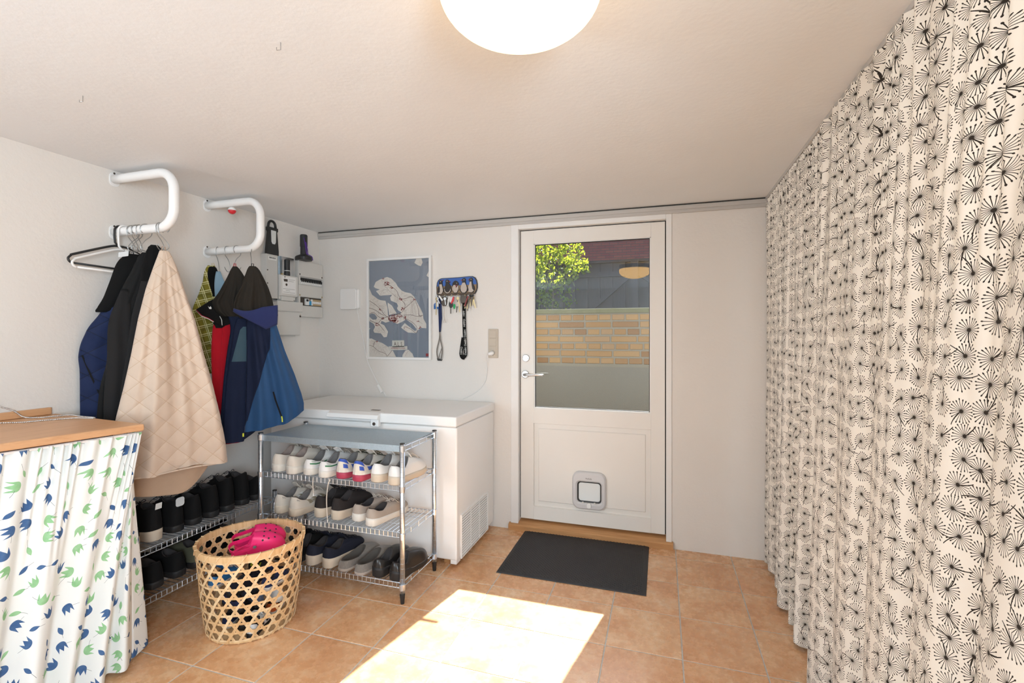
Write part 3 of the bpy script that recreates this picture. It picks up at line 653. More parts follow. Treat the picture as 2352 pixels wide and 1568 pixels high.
def split(mb, test):
    """two meshes out of one: faces whose middle passes test(s, z, y), and the rest"""
    A, B = MB(), MB()
    for src in mb.f:
        c = np.mean([mb.v[i] for i in src], 0); (A if test(c[0], c[2], c[1]) else B).add([mb.v[i] for i in src], [tuple(range(len(src)))])
    out = []
    for q in (A, B):
        idx, V, F = {}, [], []
        for f in q.f:
            g = []
            for i in f:
                k = tuple(round(x, 6) for x in q.v[i])
                if k not in idx: idx[k] = len(V); V.append(q.v[i])
                g.append(idx[k])
            F.append(tuple(g))
        m2 = MB(); m2.v, m2.f = V, F; out.append(m2)
    return out
def seam(mb, fx, z0, z1, n=40, off=-.0015):
    V = np.array(mb.v); out = []
    for z in np.linspace(z0, z1, n):
        x = fx(z); q = V[(np.abs(V[:, 2]-z) < .012) & (np.abs(V[:, 0]-x) < .012)]
        if len(q) == 0: continue
        q = q[q[:, 1] < q[:, 1].min()+.02]; d = np.hypot(q[:, 0]-x, q[:, 2]-z); k = q[np.argsort(d)[:4]]
        out.append((x, float(k[:, 1].mean())+off, float(z)))
    return smooth(out, n*2).tolist()
def seam2(mb):
    return seam(mb, lambda z: -.040-.045*(1.395-z)/.2+max(0, z-1.375)*.6, 1.394, 1.193, 24)
def strip(path, w, th=.0015, nrm=(0, -1, 0)):
    """flat band along a path, width w, facing nrm"""
    P = [Vector(p) for p in path]; N = Vector(nrm).normalized(); rings = []
    for i, p in enumerate(P):
        t = (P[min(i+1, len(P)-1)]-P[max(i-1, 0)]).normalized(); b = t.cross(N).normalized(); ww = w[i] if hasattr(w, '__len__') else w
        rings.append([p-b*ww/2, p+b*ww/2, p+b*ww/2+N*th, p-b*ww/2+N*th])
    return MB().loft([[tuple(q) for q in r] for r in rings], True, True, True)
TH1, TH2 = math.radians(62), math.radians(55)
def quilted(name, col, per_s, per_z, seam):
    g = G(name); co = g.coord('Object'); x = g.xyz(co); c = g.mix(g.noise(co, 18, 4), col, tuple(v*.9 for v in col))
    d = None
    for sg in (1, -1):
        t = g.th('ADD', g.th('DIVIDE', x[0], per_s), g.th('MULTIPLY', g.th('DIVIDE', x[2], per_z), sg))
        e = g.th('ABSOLUTE', g.th('SUBTRACT', g.th('FRACT', g.th('ADD', t, .5)), .5)); d = e if d is None else g.th('MINIMUM', d, e)
    l = g.th('LESS_THAN', d, .016)
    M[name] = g.bsdf(g.mix(l, c, seam), .85, 0, (g.noise(co, 500, 2), .25, .0006), .25, Sheen_Weight=.15)
quilted('beige_quilting', (.62, .49, .385), .096, .094, (.50, .36, .25)); cloth('beige_lining', (.50, .34, .23), var=.08)
quilted('navy_quilting', (.008, .017, .060), .16, .105, (.005, .008, .02)); cloth('black_fleece', (.004, .004, .004), 300, .95)
cloth('black_cloth', (.007, .007, .007), 400, .85); cloth('charcoal_cloth', (.012, .011, .011), 400, .8); cloth('dark_lining', (.027, .023, .018), 300, .9)
cloth('navy_softshell', (.010, .017, .046), var=.1); cloth('navy_hood_band', (.022, .032, .12)); cloth('blue_shell', (.020, .075, .19), var=.08, rough=.7)
cloth('teal_patch', (.055, .105, .14)); cloth('red_fleece', (.50, .006, .018), 300, .9); cloth('denim', (.25, .38, .47)); cloth('striped_wool', (.36, .20, .13))
flat('white_thread', (.75, .75, .72)); flat('yellow_pull', (.75, .78, .05)); flat('price_tag', (.7, .72, .72))
# beige quilted coat
bc = thing('quilted_coat', 'beige diamond-quilted coat hanging by its loop, front of the left rack', 'coat', (-2.27, 1.667, 0), TH1, 'jackets on the left rack')
rows = [(1.745, -.016, .020, .012), (1.73, -.020, .030, .018), (1.656, -.042, .058, .032), (1.56, -.068, .084, .042), (1.42, -.096, .126, .050), (1.25, -.122, .162, .056), (1.105, -.148, .197, .060), (.966, -.176, .227, .062), (.80, -.196, .257, .062), (.700, -.206, .267, .060)]
part('quilted_body', garment(rows, ((.015, 1.6, .6), (.009, 3.4, 2.0), (.004, 6.3, .3)), 190, 220, (.096, .094, .008), hem=[(-1, -.0), (-.3, -.01), (.3, .012), (1, -.006)]), 'beige_quilting', bc, smooth=True)
part('hem_binding', MB().tube([(-.205, -.010, .698), (-.15, -.052, .692), (-.06, -.068, .694), (.03, -.072, .703), (.12, -.070, .707), (.2, -.052, .700), (.264, -.012, .695)], .004, 8), 'beige_quilting', bc, smooth=True)
n_ = 40; LA = np.zeros((16, n_, 3))
for j in range(16):
    for i in range(n_):
        q = i/(n_-1); s_ = -.195+.410*q; low = .575+.36*(q-.62)**2*(1 if q > .62 else .35)*(1.0 if q < .62 else 2.2)
        w = j/15; LA[j, i] = (s_*(1-.08*w), .030-.034*w*math.sin(PI*q)+.008*math.sin(q*13+w*2), .745*(1-w)+low*w)
part('back_lining', MB().grid(LA), 'beige_lining', bc, smooth=True, label='tan plain lining of the back showing below the hem')
part('lining_edge', MB().tube(LA[-1][::2].tolist(), .0022, 6), 'beige_lining', bc, smooth=True)
part('hanging_loop', MB().tube([(-.008, 0, 1.74), (-.006, 0, 1.765), (.006, 0, 1.765), (.010, 0, 1.74)], .002, 6), 'beige_lining', bc)
# black coat right behind the beige one
kc = thing('black_coat', 'long black coat mostly hidden right behind the beige quilted coat', 'coat', (-2.340, 1.667, 0), TH1, 'jackets on the left rack')
part('body', garment([(1.70, -.03, .085, .014), (1.573, -.05, .125, .016), (1.45, -.08, .150, .016), (1.25, -.10, .192, .016), (1.10, -.12, .226, .016), (.95, -.13, .250, .016), (.80, -.14, .250, .014)], ((.003, 2, 0),), 64, 50), 'charcoal_cloth', kc, smooth=True)
part('collar', garment([(1.778, -.008, .020, .008), (1.765, -.020, .034, .012), (1.735, -.030, .055, .015), (1.66, -.045, .095, .017), (1.60, -.05, .115, .016)], ((.002, 3, 1),), 48, 30), 'black_fleece', kc, smooth=True)
# black jacket
kj = thing('black_jacket', 'plain black jacket between the navy quilted and beige coats', 'jacket', (-2.405, 1.667, 0), TH1, 'jackets on the left rack')
part('body', garment([(1.745, -.005, .03, .012), (1.71, -.028, .06, .02), (1.661, -.04, .08, .026), (1.578, -.077, .07, .030), (1.442, -.122, .05, .030), (1.30, -.136, .05, .028), (1.224, -.132, .05, .028), (1.11, -.160, .05, .026), (.965, -.172, .05, .026), (.86, -.17, .05, .024)], ((.006, 2.2, 1), (.004, 5, 0)), 80, 70), 'black_cloth', kj, smooth=True)
part('sleeve', garment([(1.46, -.125, -.055, .014), (1.40, -.135, -.040, .020), (1.25, -.135, -.025, .022), (1.12, -.145, -.035, .022), (.98, -.150, -.055, .020), (.93, -.145, -.06, .016)], ((.004, 2, .4),), 48, 40).__class__().add([(x, y-.026, z) for x, y, z in garment([(1.56, -.085, -.060, .003), (1.48, -.112, -.045, .008), (1.40, -.135, -.040, .014), (1.25, -.135, -.025, .016), (1.12, -.145, -.035, .016), (.98, -.150, -.055, .014), (.93, -.145, -.06, .012)], ((.004, 2, .4),), 48, 40).v], garment([(1, 0, .1, .01), (0, 0, .1, .01)], ((0, 1, 0),), 48, 40).f), 'charcoal_cloth', kj, smooth=True)
# navy quilted jacket
nj = thing('quilted_jacket', 'navy quilted jacket with black collar, leftmost on the left rack', 'jacket', (-2.490, 1.667, 0), TH1, 'jackets on the left rack')
part('quilted_body', garment([(1.66, -.055, .045, .018), (1.606, -.072, .06, .024), (1.516, -.088, .09, .026), (1.45, -.112, .11, .028), (1.38, -.157, .12, .028), (1.302, -.184, .13, .028), (1.241, -.192, .13, .028), (1.178, -.186, .13, .028), (.977, -.185, .13, .026), (.84, -.18, .13, .024)], ((.004, 1.5, .3), (.003, 4, 0)), 110, 130, (.16, .105, .010)), 'navy_quilting', nj, smooth=True)
part('collar', garment([(1.742, -.008, .040, .012), (1.732, -.030, .055, .020), (1.69, -.056, .062, .026), (1.606, -.078, .05, .031), (1.516, -.104, .02, .033), (1.46, -.132, -.045, .030), (1.452, -.130, -.075, .022)], ((.002, 2, 0),), 64, 44), 'black_fleece', nj, smooth=True)
part('zip', strip([(-.075, -.031, 1.44), (-.062, -.036, 1.30), (-.058, -.036, 1.15), (-.062, -.033, .98)], .007), 'black_cloth', nj)
part('zip_pull', MB().box((-.064, -.062, 1.186), (-.058, -.056, 1.244)), 'steel', nj, bevel=.001)
part('pocket_welt', strip([(-.178, -.012, 1.25), (-.150, -.024, 1.16), (-.105, -.032, 1.03)], .007), 'black_cloth', nj)
part('price_tag', MB().prism(rrect(-.050, 1.722, -.012, 1.746, .003), -.034, -.033, lambda a, b, d: (a, d, b+.3*(a+.03))), 'price_tag', nj)
part('hanging_loop', MB().tube([(-.006, 0, 1.735), (-.004, 0, 1.775), (.008, 0, 1.775), (.012, 0, 1.735)], .002, 6), 'black_cloth', nj)
sc = thing('scarf', 'end of a brown striped cloth showing right of the beige coat', 'scarf', (-2.375, 1.667, 0), TH1)
part('cloth', garment([(1.62, .05, .075, .003), (1.55, .07, .120, .004), (1.50, .09, .138, .004), (1.37, .12, .146, .004), (1.34, .125, .14, .003)], ((.001, 2, 0),), 32, 20), 'striped_wool', sc, smooth=True)

# right rack -----------------------------------------------------------------
pj = thing('plaid_jacket', 'olive and yellow plaid jacket with dark fleece lining, right rack next to the wall', 'jacket', (-2.492, 2.175, 0), TH2, 'jackets on the right rack')
part('body', garment([(1.655, -.095, .01, .018), (1.582, -.114, .03, .024), (1.494, -.146, .06, .026), (1.418, -.146, .08, .026), (1.332, -.130, .08, .026), (1.216, -.098, .07, .022), (1.12, -.085, .06, .018)], ((.004, 2.0, .3), (.003, 5, 1)), 72, 60), 'plaid', pj, smooth=True)
part('hood', garment([(1.752, -.070, -.034, .012), (1.74, -.078, -.028, .020), (1.70, -.090, -.016, .026), (1.651, -.094, -.010, .028), (1.58, -.108, .0, .028)], ((.002, 2, 0),), 64, 40), 'plaid', pj, smooth=True)
part('hood_lining', garment([(1.744, -.062, -.034, .010), (1.728, -.070, -.024, .016), (1.68, -.073, -.014, .020), (1.62, -.062, -.010, .018), (1.575, -.050, -.018, .010)], ((.001, 2, 0),), 48, 30).__class__().add([(x, y-.018, z) for x, y, z in garment([(1.744, -.062, -.034, .010), (1.728, -.072, -.022, .016), (1.68, -.074, -.010, .020), (1.62, -.064, -.002, .018), (1.57, -.050, -.010, .010)], ((.001, 2, 0),), 48, 30).v], garment([(1, 0, .1, .01), (0, 0, .1, .01)], ((0, 1, 0),), 48, 30).f), 'black_fleece', pj, smooth=True)
part('flap', strip([(-.128, -.030, 1.47), (-.118, -.034, 1.39), (-.112, -.034, 1.33), (-.118, -.030, 1.29)], [.05, .04, .022, .004], .004), 'plaid', pj)
part('hanging_loop', MB().tube([(-.046, 0, 1.745), (-.05, 0, 1.765), (-.04, 0, 1.768), (-.034, 0, 1.745)], .0018, 6), 'brass', pj)
dj = thing('denim_jacket', 'pale blue denim collar peeping out behind the navy softshell', 'jacket', (-2.437, 2.175, 0), TH2, 'jackets on the right rack')
part('body', garment([(1.716, -.064, -.042, .006), (1.66, -.074, -.024, .010), (1.56, -.070, .03, .012), (1.40, -.04, .06, .012), (1.25, -.03, .06, .010)], ((.002, 3, 0),), 48, 40), 'denim', dj, smooth=True)
rj = thing('red_jacket', 'red fleece jacket with black yoke and white-piped collar on the right rack', 'jacket', (-2.378, 2.175, 0), TH2, 'jackets on the right rack')
part('body', garment([(1.46, -.10, .02, .014), (1.40, -.120, .05, .020), (1.256, -.128, .06, .022), (1.10, -.124, .06, .022), (.912, -.112, .05, .022), (.80, -.105, .04, .020), (.715, -.085, .02, .016)], ((.004, 2.6, .5),), 72, 60), 'red_fleece', rj, smooth=True)
part('yoke', garment([(1.60, -.08, .02, .012), (1.53, -.105, .06, .018), (1.47, -.135, .06, .024), (1.43, -.125, .03, .026), (1.40, -.112, -.05, .025), (1.385, -.108, -.065, .022)], ((.002, 2, 0),), 64, 34), 'black_cloth', rj, smooth=True)
part('collar_flap', MB().loft([[(-.199, -.030, 1.478), (-.199, -.024, 1.486)], [(-.178, -.040, 1.453), (-.172, -.030, 1.508)], [(-.142, -.044, 1.436), (-.138, -.036, 1.535)], [(-.118, -.046, 1.42), (-.09, -.038, 1.565)], [(-.075, -.044, 1.395), (-.03, -.038, 1.58)]], False), 'black_cloth', rj, smooth=True).modifiers.new('thick', 'SOLIDIFY').thickness = .004
part('red_piping', MB().tube([(-.199, -.034, 1.484), (-.176, -.045, 1.454), (-.141, -.049, 1.438), (-.119, -.051, 1.422)], .0014, 6), 'red_fleece', rj, smooth=True)
part('piping', MB().tube([(-.199, -.031, 1.480), (-.176, -.042, 1.450), (-.141, -.046, 1.434), (-.119, -.048, 1.418)], .0022, 6), 'white_thread', rj, smooth=True)
part('piping', MB().tube([(-.090, -.047, 1.452), (-.080, -.047, 1.43), (-.078, -.047, 1.40)], .002, 6), 'white_thread', rj, smooth=True)
part('emblem', MB().add([(-.146, -.0455, 1.508), (-.139, -.0465, 1.499), (-.134, -.0465, 1.507), (-.129, -.0465, 1.498), (-.130, -.0465, 1.490), (-.140, -.0465, 1.492)], [(0, 1, 5), (1, 2, 3, 4, 5)]), 'white_thread', rj)
part('zip', strip([(-.070, -.026, 1.39), (-.078, -.026, 1.2), (-.080, -.026, 1.0), (-.076, -.024, .82)], .006), 'red_fleece', rj)
vj = thing('softshell_jacket', 'navy softshell with dark hood and teal sleeve patch, second from the front', 'jacket', (-2.300, 2.175, 0), TH2, 'jackets on the right rack')
part('body', garment([(1.56, -.10, .04, .016), (1.483, -.104, .07, .024), (1.389, -.080, .09, .026), (1.256, -.100, .09, .026), (1.106, -.117, .09, .026), (.919, -.130, .09, .024), (.80, -.136, .08, .022), (.735, -.134, -.02, .018)], ((.004, 2.3, .8), (.003, 5, 0)), 80, 70), 'navy_softshell', vj, smooth=True)
part('hood', garment([(1.738, -.072, -.050, .008), (1.72, -.082, -.034, .014), (1.674, -.100, -.008, .024), (1.586, -.140, .03, .032), (1.53, -.175, .06, .034), (1.48, -.160, .07, .032), (1.45, -.125, .05, .024)], ((.007, 3.2, 0), (.005, 6, 1)), 110, 70, grow=.6), 'dark_lining', vj, smooth=True)
slm = garment([(1.44, -.055, -.005, .012), (1.39, -.070, .01, .018), (1.25, -.085, .012, .020), (1.10, -.105, .010, .020), (.92, -.118, .005, .020), (.80, -.122, -.005, .018), (.735, -.115, -.02, .015)], ((.003, 2, .4),), 160, 150)
slm.v = [(x, y-.026, z) for x, y, z in slm.v]
pa, pb = split(slm, lambda x, z, y: y < -.026 and 1.192 < z < 1.395 and x > -.040-.045*(1.395-z)/.2+max(0, z-1.375)*.6 and x < -.004)
part('seam', MB().tube(seam2(slm), .0024, 6), 'navy_softshell', vj, smooth=True)
part('sleeve', pb, 'navy_softshell', vj, smooth=True); part('sleeve_patch', pa, 'teal_patch', vj, smooth=True, label='grey teal sleeve patch')
def on_front(rows, dy, pts, off=.0015):
    """a panel lying on the front of a body: pts (s, z) polygon rows"""
    R = np.array(sorted(rows, key=lambda r: r[0])); out = []
    for s, z in pts:
        L, Rr, D = (np.interp(z, R[:, 0], R[:, k]) for k in (1, 2, 3)); c = max(-1, min(1, (s-(L+Rr)/2)/max(1e-4, (Rr-L)/2)))
        out.append((s, -D*(1-c*c)**.375-off+dy, z))
    return out
part('cuff_tab', MB().box((-.030, -.048, .765), (-.022, -.044, .785)), 'yellow_pull', vj)
part('hanging_loop', MB().tube([(-.068, 0, 1.735), (-.066, 0, 1.755), (-.058, 0, 1.755), (-.056, 0, 1.735)], .002, 6), 'red_fleece', vj)
uj = thing('rain_jacket', 'blue rain jacket with dark hood lining at the front of the right rack', 'jacket', (-2.21, 2.175, 0), TH2, 'jackets on the right rack')
ub = [(1.48, -.06, .075, .024), (1.41, -.066, .088, .034), (1.256, -.064, .134, .042), (1.10, -.066, .190, .048), (.97, -.070, .228, .050), (.896, -.072, .243, .050), (.840, -.075, .243, .044)]
ubm = garment(ub, ((.013, 2.2, 2.4), (.006, 4.6, .5)), 300, 230, hem=[(-1, -.045), (-.5, -.035), (.2, -.018), (.6, .012), (1, .05)], flatk=.6)
def in_panel(x, z, y):
    w = (1.42-z)/.62
    return y < .004 and x < (.046-.002*w if w < .25 else .045-.125*((w-.25)/.75)**.85)
def edge_x(z):
    w = (1.42-z)/.62
    return .046-.002*w if w < .25 else .045-.125*((w-.25)/.75)**.85
part('seam', MB().tube(seam(ubm, edge_x, 1.40, .86), .0032, 6), 'navy_softshell', uj, smooth=True)
pa, pb = split(ubm, in_panel)
part('body', pb, 'blue_shell', uj, smooth=True); part('side_panel', pa, 'navy_softshell', uj, smooth=True, label='dark navy side panel')
part('hood_lining', garment([(1.738, -.050, -.018, .008), (1.725, -.060, -.002, .014), (1.692, -.070, .014, .022), (1.623, -.094, .046, .030), (1.56, -.120, .066, .034), (1.50, -.136, .078, .036), (1.44, -.100, .080, .034)], ((.009, 2.4, .4), (.006, 5, 1.3)), 110, 70, grow=.6), 'dark_lining', uj, smooth=True)
hbA = np.zeros((10, 26, 3))
for j in range(10):
    for i in range(26):
        q = i/25; w = j/9; s_ = -.135+.222*q
        zt = 1.488-.015*math.sin(PI*min(1, q*1.6))+.030*q**1.5; zl = 1.478-.100*min(1, q/.72)**.9+(.028*((q-.72)/.28) if q > .72 else 0)
        hbA[j, i] = (s_*(1-.03*w*q), -.038-.016*math.sin(PI*q*.9)-.007*math.sin(PI*w), zt*(1-w)+zl*w)
part('hood_brim', MB().grid(hbA), 'navy_hood_band', uj, smooth=True).modifiers.new('thick', 'SOLIDIFY').thickness = .005
part('zip', strip(on_front(ub, -.014, [(.060, 1.02), (.072, .97), (.088, .92), (.104, .872)], .004), .008), 'black_cloth', uj)
part('zip_pull', strip(on_front(ub, -.018, [(.104, .876), (.107, .858), (.108, .842)], .004), .006, .002), 'yellow_pull', uj)
part('hanging_loop', MB().tube([(-.040, 0, 1.735), (-.04, 0, 1.752), (-.03, 0, 1.752), (-.03, 0, 1.735)], .0022, 6), 'black_cloth', uj)

# ------------------------------------------------------------------ chest freezer
fzr = thing('chest_freezer', 'white chest freezer against the back wall behind the shoe rack', 'freezer', (-1.8, 2.8, 0))
part('body', MB().box((-2.46, 2.510, .045), (-1.122, 3.135, .812)), 'freezer', fzr, world=True, bevel=.010, seg=3)
part('seal', MB().box((-2.45, 2.516, .808), (-1.130, 3.13, .820)), 'grey_plastic', fzr, world=True)
part('lid', MB().box((-2.465, 2.488, .818), (-1.116, 3.14, .876)), 'freezer', fzr, world=True, bevel=.008, seg=3)
hl = part('handle', MB().loft([[(-1.975, 2.500, .8785), (-1.975, 2.462, .866), (-1.975, 2.452, .842), (-1.975, 2.470, .838), (-1.975, 2.4885, .842), (-1.975, 2.4885, .868), (-1.975, 2.53, .8775)], [(-1.612, 2.500, .8785), (-1.612, 2.462, .866), (-1.612, 2.452, .842), (-1.612, 2.470, .838), (-1.612, 2.4885, .842), (-1.612, 2.4885, .868), (-1.612, 2.53, .8775)]], True, True, True), 'white_plastic', fzr, world=True, bevel=.003)
part('lock', MB().box((-1.668, 2.468, .796), (-1.614, 2.500, .842)), 'white_plastic', hl, world=True, bevel=.004)
part('keyhole', MB().lathe([(0, 0), (.010, 0), (.010, -.003), (.004, -.0035), (0, -.0035)], (-1.643, 2.468, .813), 16, 'y', False), 'dark_metal', hl, world=True)
part('badge', MB().box((-1.735, 2.57, .876), (-1.675, 2.592, .8775)), 'dark_metal', fzr, world=True)
part('vent_recess', MB().box((-1.1225, 2.572, .048), (-1.1215, 3.00, .282)), 'dark_metal', fzr, world=True)
for i in range(15):
    z = .052+i*.0155
    part('vent_slat', MB().add([(-1.1215, 2.574, z+.0065), (-1.1215, 2.998, z+.0065), (-1.1155, 2.998, z), (-1.1155, 2.574, z), (-1.1215, 2.574, z-.001), (-1.1215, 2.998, z-.001)], [(0, 1, 2, 3), (3, 2, 5, 4), (0, 3, 4), (1, 5, 2)]), 'freezer', fzr, world=True)
for y in (2.715, 2.857): part('vent_rib', MB().box((-1.1215, y-.002, .046), (-1.1165, y+.002, .284)), 'freezer', fzr, world=True)
vf = MB()
for a, b in (((2.562, .038), (3.010, .046)), ((2.562, .284), (3.010, .292)), ((2.562, .046), (2.570, .284)), ((3.002, .046), (3.010, .284))): vf.box((-1.122, a[0], a[1]), (-1.1135, b[0], b[1]))
part('vent_frame', vf, 'freezer', fzr, world=True)
for x, y in ((-1.20, 2.60), (-2.38, 2.60), (-1.20, 3.06), (-2.38, 3.06)): part('foot', MB().box((x-.03, y-.03, 0), (x+.03, y+.03, .047)), 'threshold', fzr, world=True)
part('plinth', MB().box((-1.165, 2.515, .022), (-1.126, 2.575, .05)), 'freezer', fzr, world=True, bevel=.003)

# ------------------------------------------------------------------ wire racks
def wire_shelf_mb(L, W, zt, edge=.026):
    """a shelf from (0,0) to (L,W): two rails a side, cross wires front to back, zig uprights in the rails"""
    mb = MB(); z = zt
    for y in (.012, W-.012):
        mb.tube([(.012, y, z), (L-.012, y, z)], .0024, 5); mb.tube([(.012, y, z-edge), (L-.012, y, z-edge)], .0024, 5)
    for x in (.010, L-.010):
        mb.tube([(x, .012, z), (x, W-.012, z)], .0024, 5); mb.tube([(x, .012, z-edge), (x, W-.012, z-edge)], .0024, 5)
        for q in (.27, .5, .73):
            y = W*q; mb.tube([(x-.005, y, z-edge), (x+.005, y, z-edge), (x+.005, y, z), (x-.005, y, z)], .002, 5)
    for q in (1/3, 2/3): mb.tube([(.012, W*q, z-.004), (L-.012, W*q, z-.004)], .0024, 5)
    return mb
def cross_wires(L, W, zt, pitch=.0255, edge=.026):
    mb = MB(); n = int((L-.05)/pitch); x0 = (L-(n-1)*pitch)/2
    for i in range(n):
        x = x0+i*pitch
        mb.tube([(x, .0095, zt-edge), (x, .0095, zt), (x, .0125, zt+.0022), (x, W-.0125, zt+.0022), (x, W-.0095, zt), (x, W-.0095, zt-edge)], .0017, 4)
    return mb
def wire_rack(label, loc, rz, L, W, tiers, height, foot, sheet=None):
    t = thing('wire_rack', label, 'rack', loc, rz, 'chromed wire racks')
    for x in (0, L):
        for y in (0, W):
            p = part('post', MB().tube([(x, y, foot), (x, y, height)], .0128, 14), 'chrome', t, smooth=True)
            g = MB(); z = foot+.03
            while z < height-.02:
                g.lathe([(.0126, -.0006), (.0130, -.0006), (.0130, .0006), (.0126, .0006)], (x, y, z), 12, 'z', False); z += .0254
            part('ring', g, 'galv', p)
            part('foot', MB().tube([(x, y, 0), (x, y, foot-.002), (x, y, foot+.006)], [.0095, .0135, .0135], 14), 'black', t)
            part('cap', MB().lathe([(0, .004), (.013, .002), (.013, -.004), (0, -.004)], (x, y, height), 12, 'z', False), 'black', t)
            for zt in tiers+([sheet] if sheet else []):
                part('collar', MB().lathe([(.012, -.026), (.0148, -.026), (.0162, .004), (.012, .004)], (x, y, zt), 14, 'z', False), 'chrome', t, smooth=False)
    for zt in tiers:
        s = part('wire_shelf', wire_shelf_mb(L, W, zt), 'chrome', t)
        tag(part('cross_wires', cross_wires(L, W, zt), 'chrome', s), kind='stuff')
    if sheet:
        sh_ = MB(); sh_.box((.006, .004, sheet-.002), (L-.014, W-.004, sheet+.002)); sh_.box((.006, .004, sheet-.030), (L-.014, .0055, sheet-.002)); sh_.box((.006, W-.0055, sheet-.030), (L-.014, W-.004, sheet-.002))
        part('top_sheet', sh_, 'galv', t, label='dull bluish galvanised steel top sheet')
        e = MB()
        for z in (sheet-.004, sheet-.028): e.tube([(L-.004, .014, z), (L-.004, W-.014, z)], .0025, 5)
        for q in (.27, .5, .73): e.tube([(L-.008, W*q, sheet-.030), (L, W*q, sheet-.030), (L, W*q, sheet-.002), (L-.008, W*q, sheet-.002)], .002, 5)
        part('side_rail', e, 'chrome', t)
    return t
RX, RY, RL, RW = -2.130, 2.106, .892, .352
T1, T2, T3 = .582, .347, .094
wire_rack('chromed wire shoe rack with galvanised top in front of the freezer', (RX, RY, 0), 0, RL, RW, [T1, T2, T3], .800, .045, sheet=.786)
LRX, LRY = -2.25, 1.43
wire_rack('low chromed wire rack of black shoes along the left wall', (LRX, LRY, 0), PI/2, .90, .330, [.357, .128], .40, .045)

# ------------------------------------------------------------------ shoes
cloth('cream_leather', (.70, .64, .56), 200, .6, var=.05); cloth('white_leather', (.76, .75, .73), 200, .5, var=.04); cloth('offwhite_mesh', (.66, .60, .52), 260, .8)
cloth('taupe_knit', (.42, .355, .30), 260, .9); cloth('black_mesh', (.030, .025, .024), 300, .8); cloth('navy_canvas', (.018, .020, .034), 300, .9); cloth('black_suede', (.006, .0055, .0055), 200, .85)
M['black_leather'] = mat('black_leather', (.022, .020, .019), .28, var=.1, bump=(90, .15, .001))
flat('sole_white', (.72, .68, .61), .6); flat('sole_cream', (.60, .51, .40), .7); flat('sole_red', (.42, .045, .09), .5); flat('sole_black', (.014, .013, .013), .6)
flat('lining_grey', (.15, .14, .135), .9); flat('lining_dark', (.035, .03, .03), .9); flat('lining_felt', (.085, .075, .066), .95)
flat('lace_cream', (.62, .55, .47), .9); flat('lace_black', (.016, .015, .02), .9); flat('stripe_green', (.012, .16, .05), .5); flat('blue_suede', (.035, .09, .42), .7)
flat('khaki', (.09, .09, .055), .8); flat('heel_pink', (.30, .23, .20), .8); flat('croc_pink', (.80, .02, .16), .42); flat('gold_mesh', (.30, .25, .17), .6)
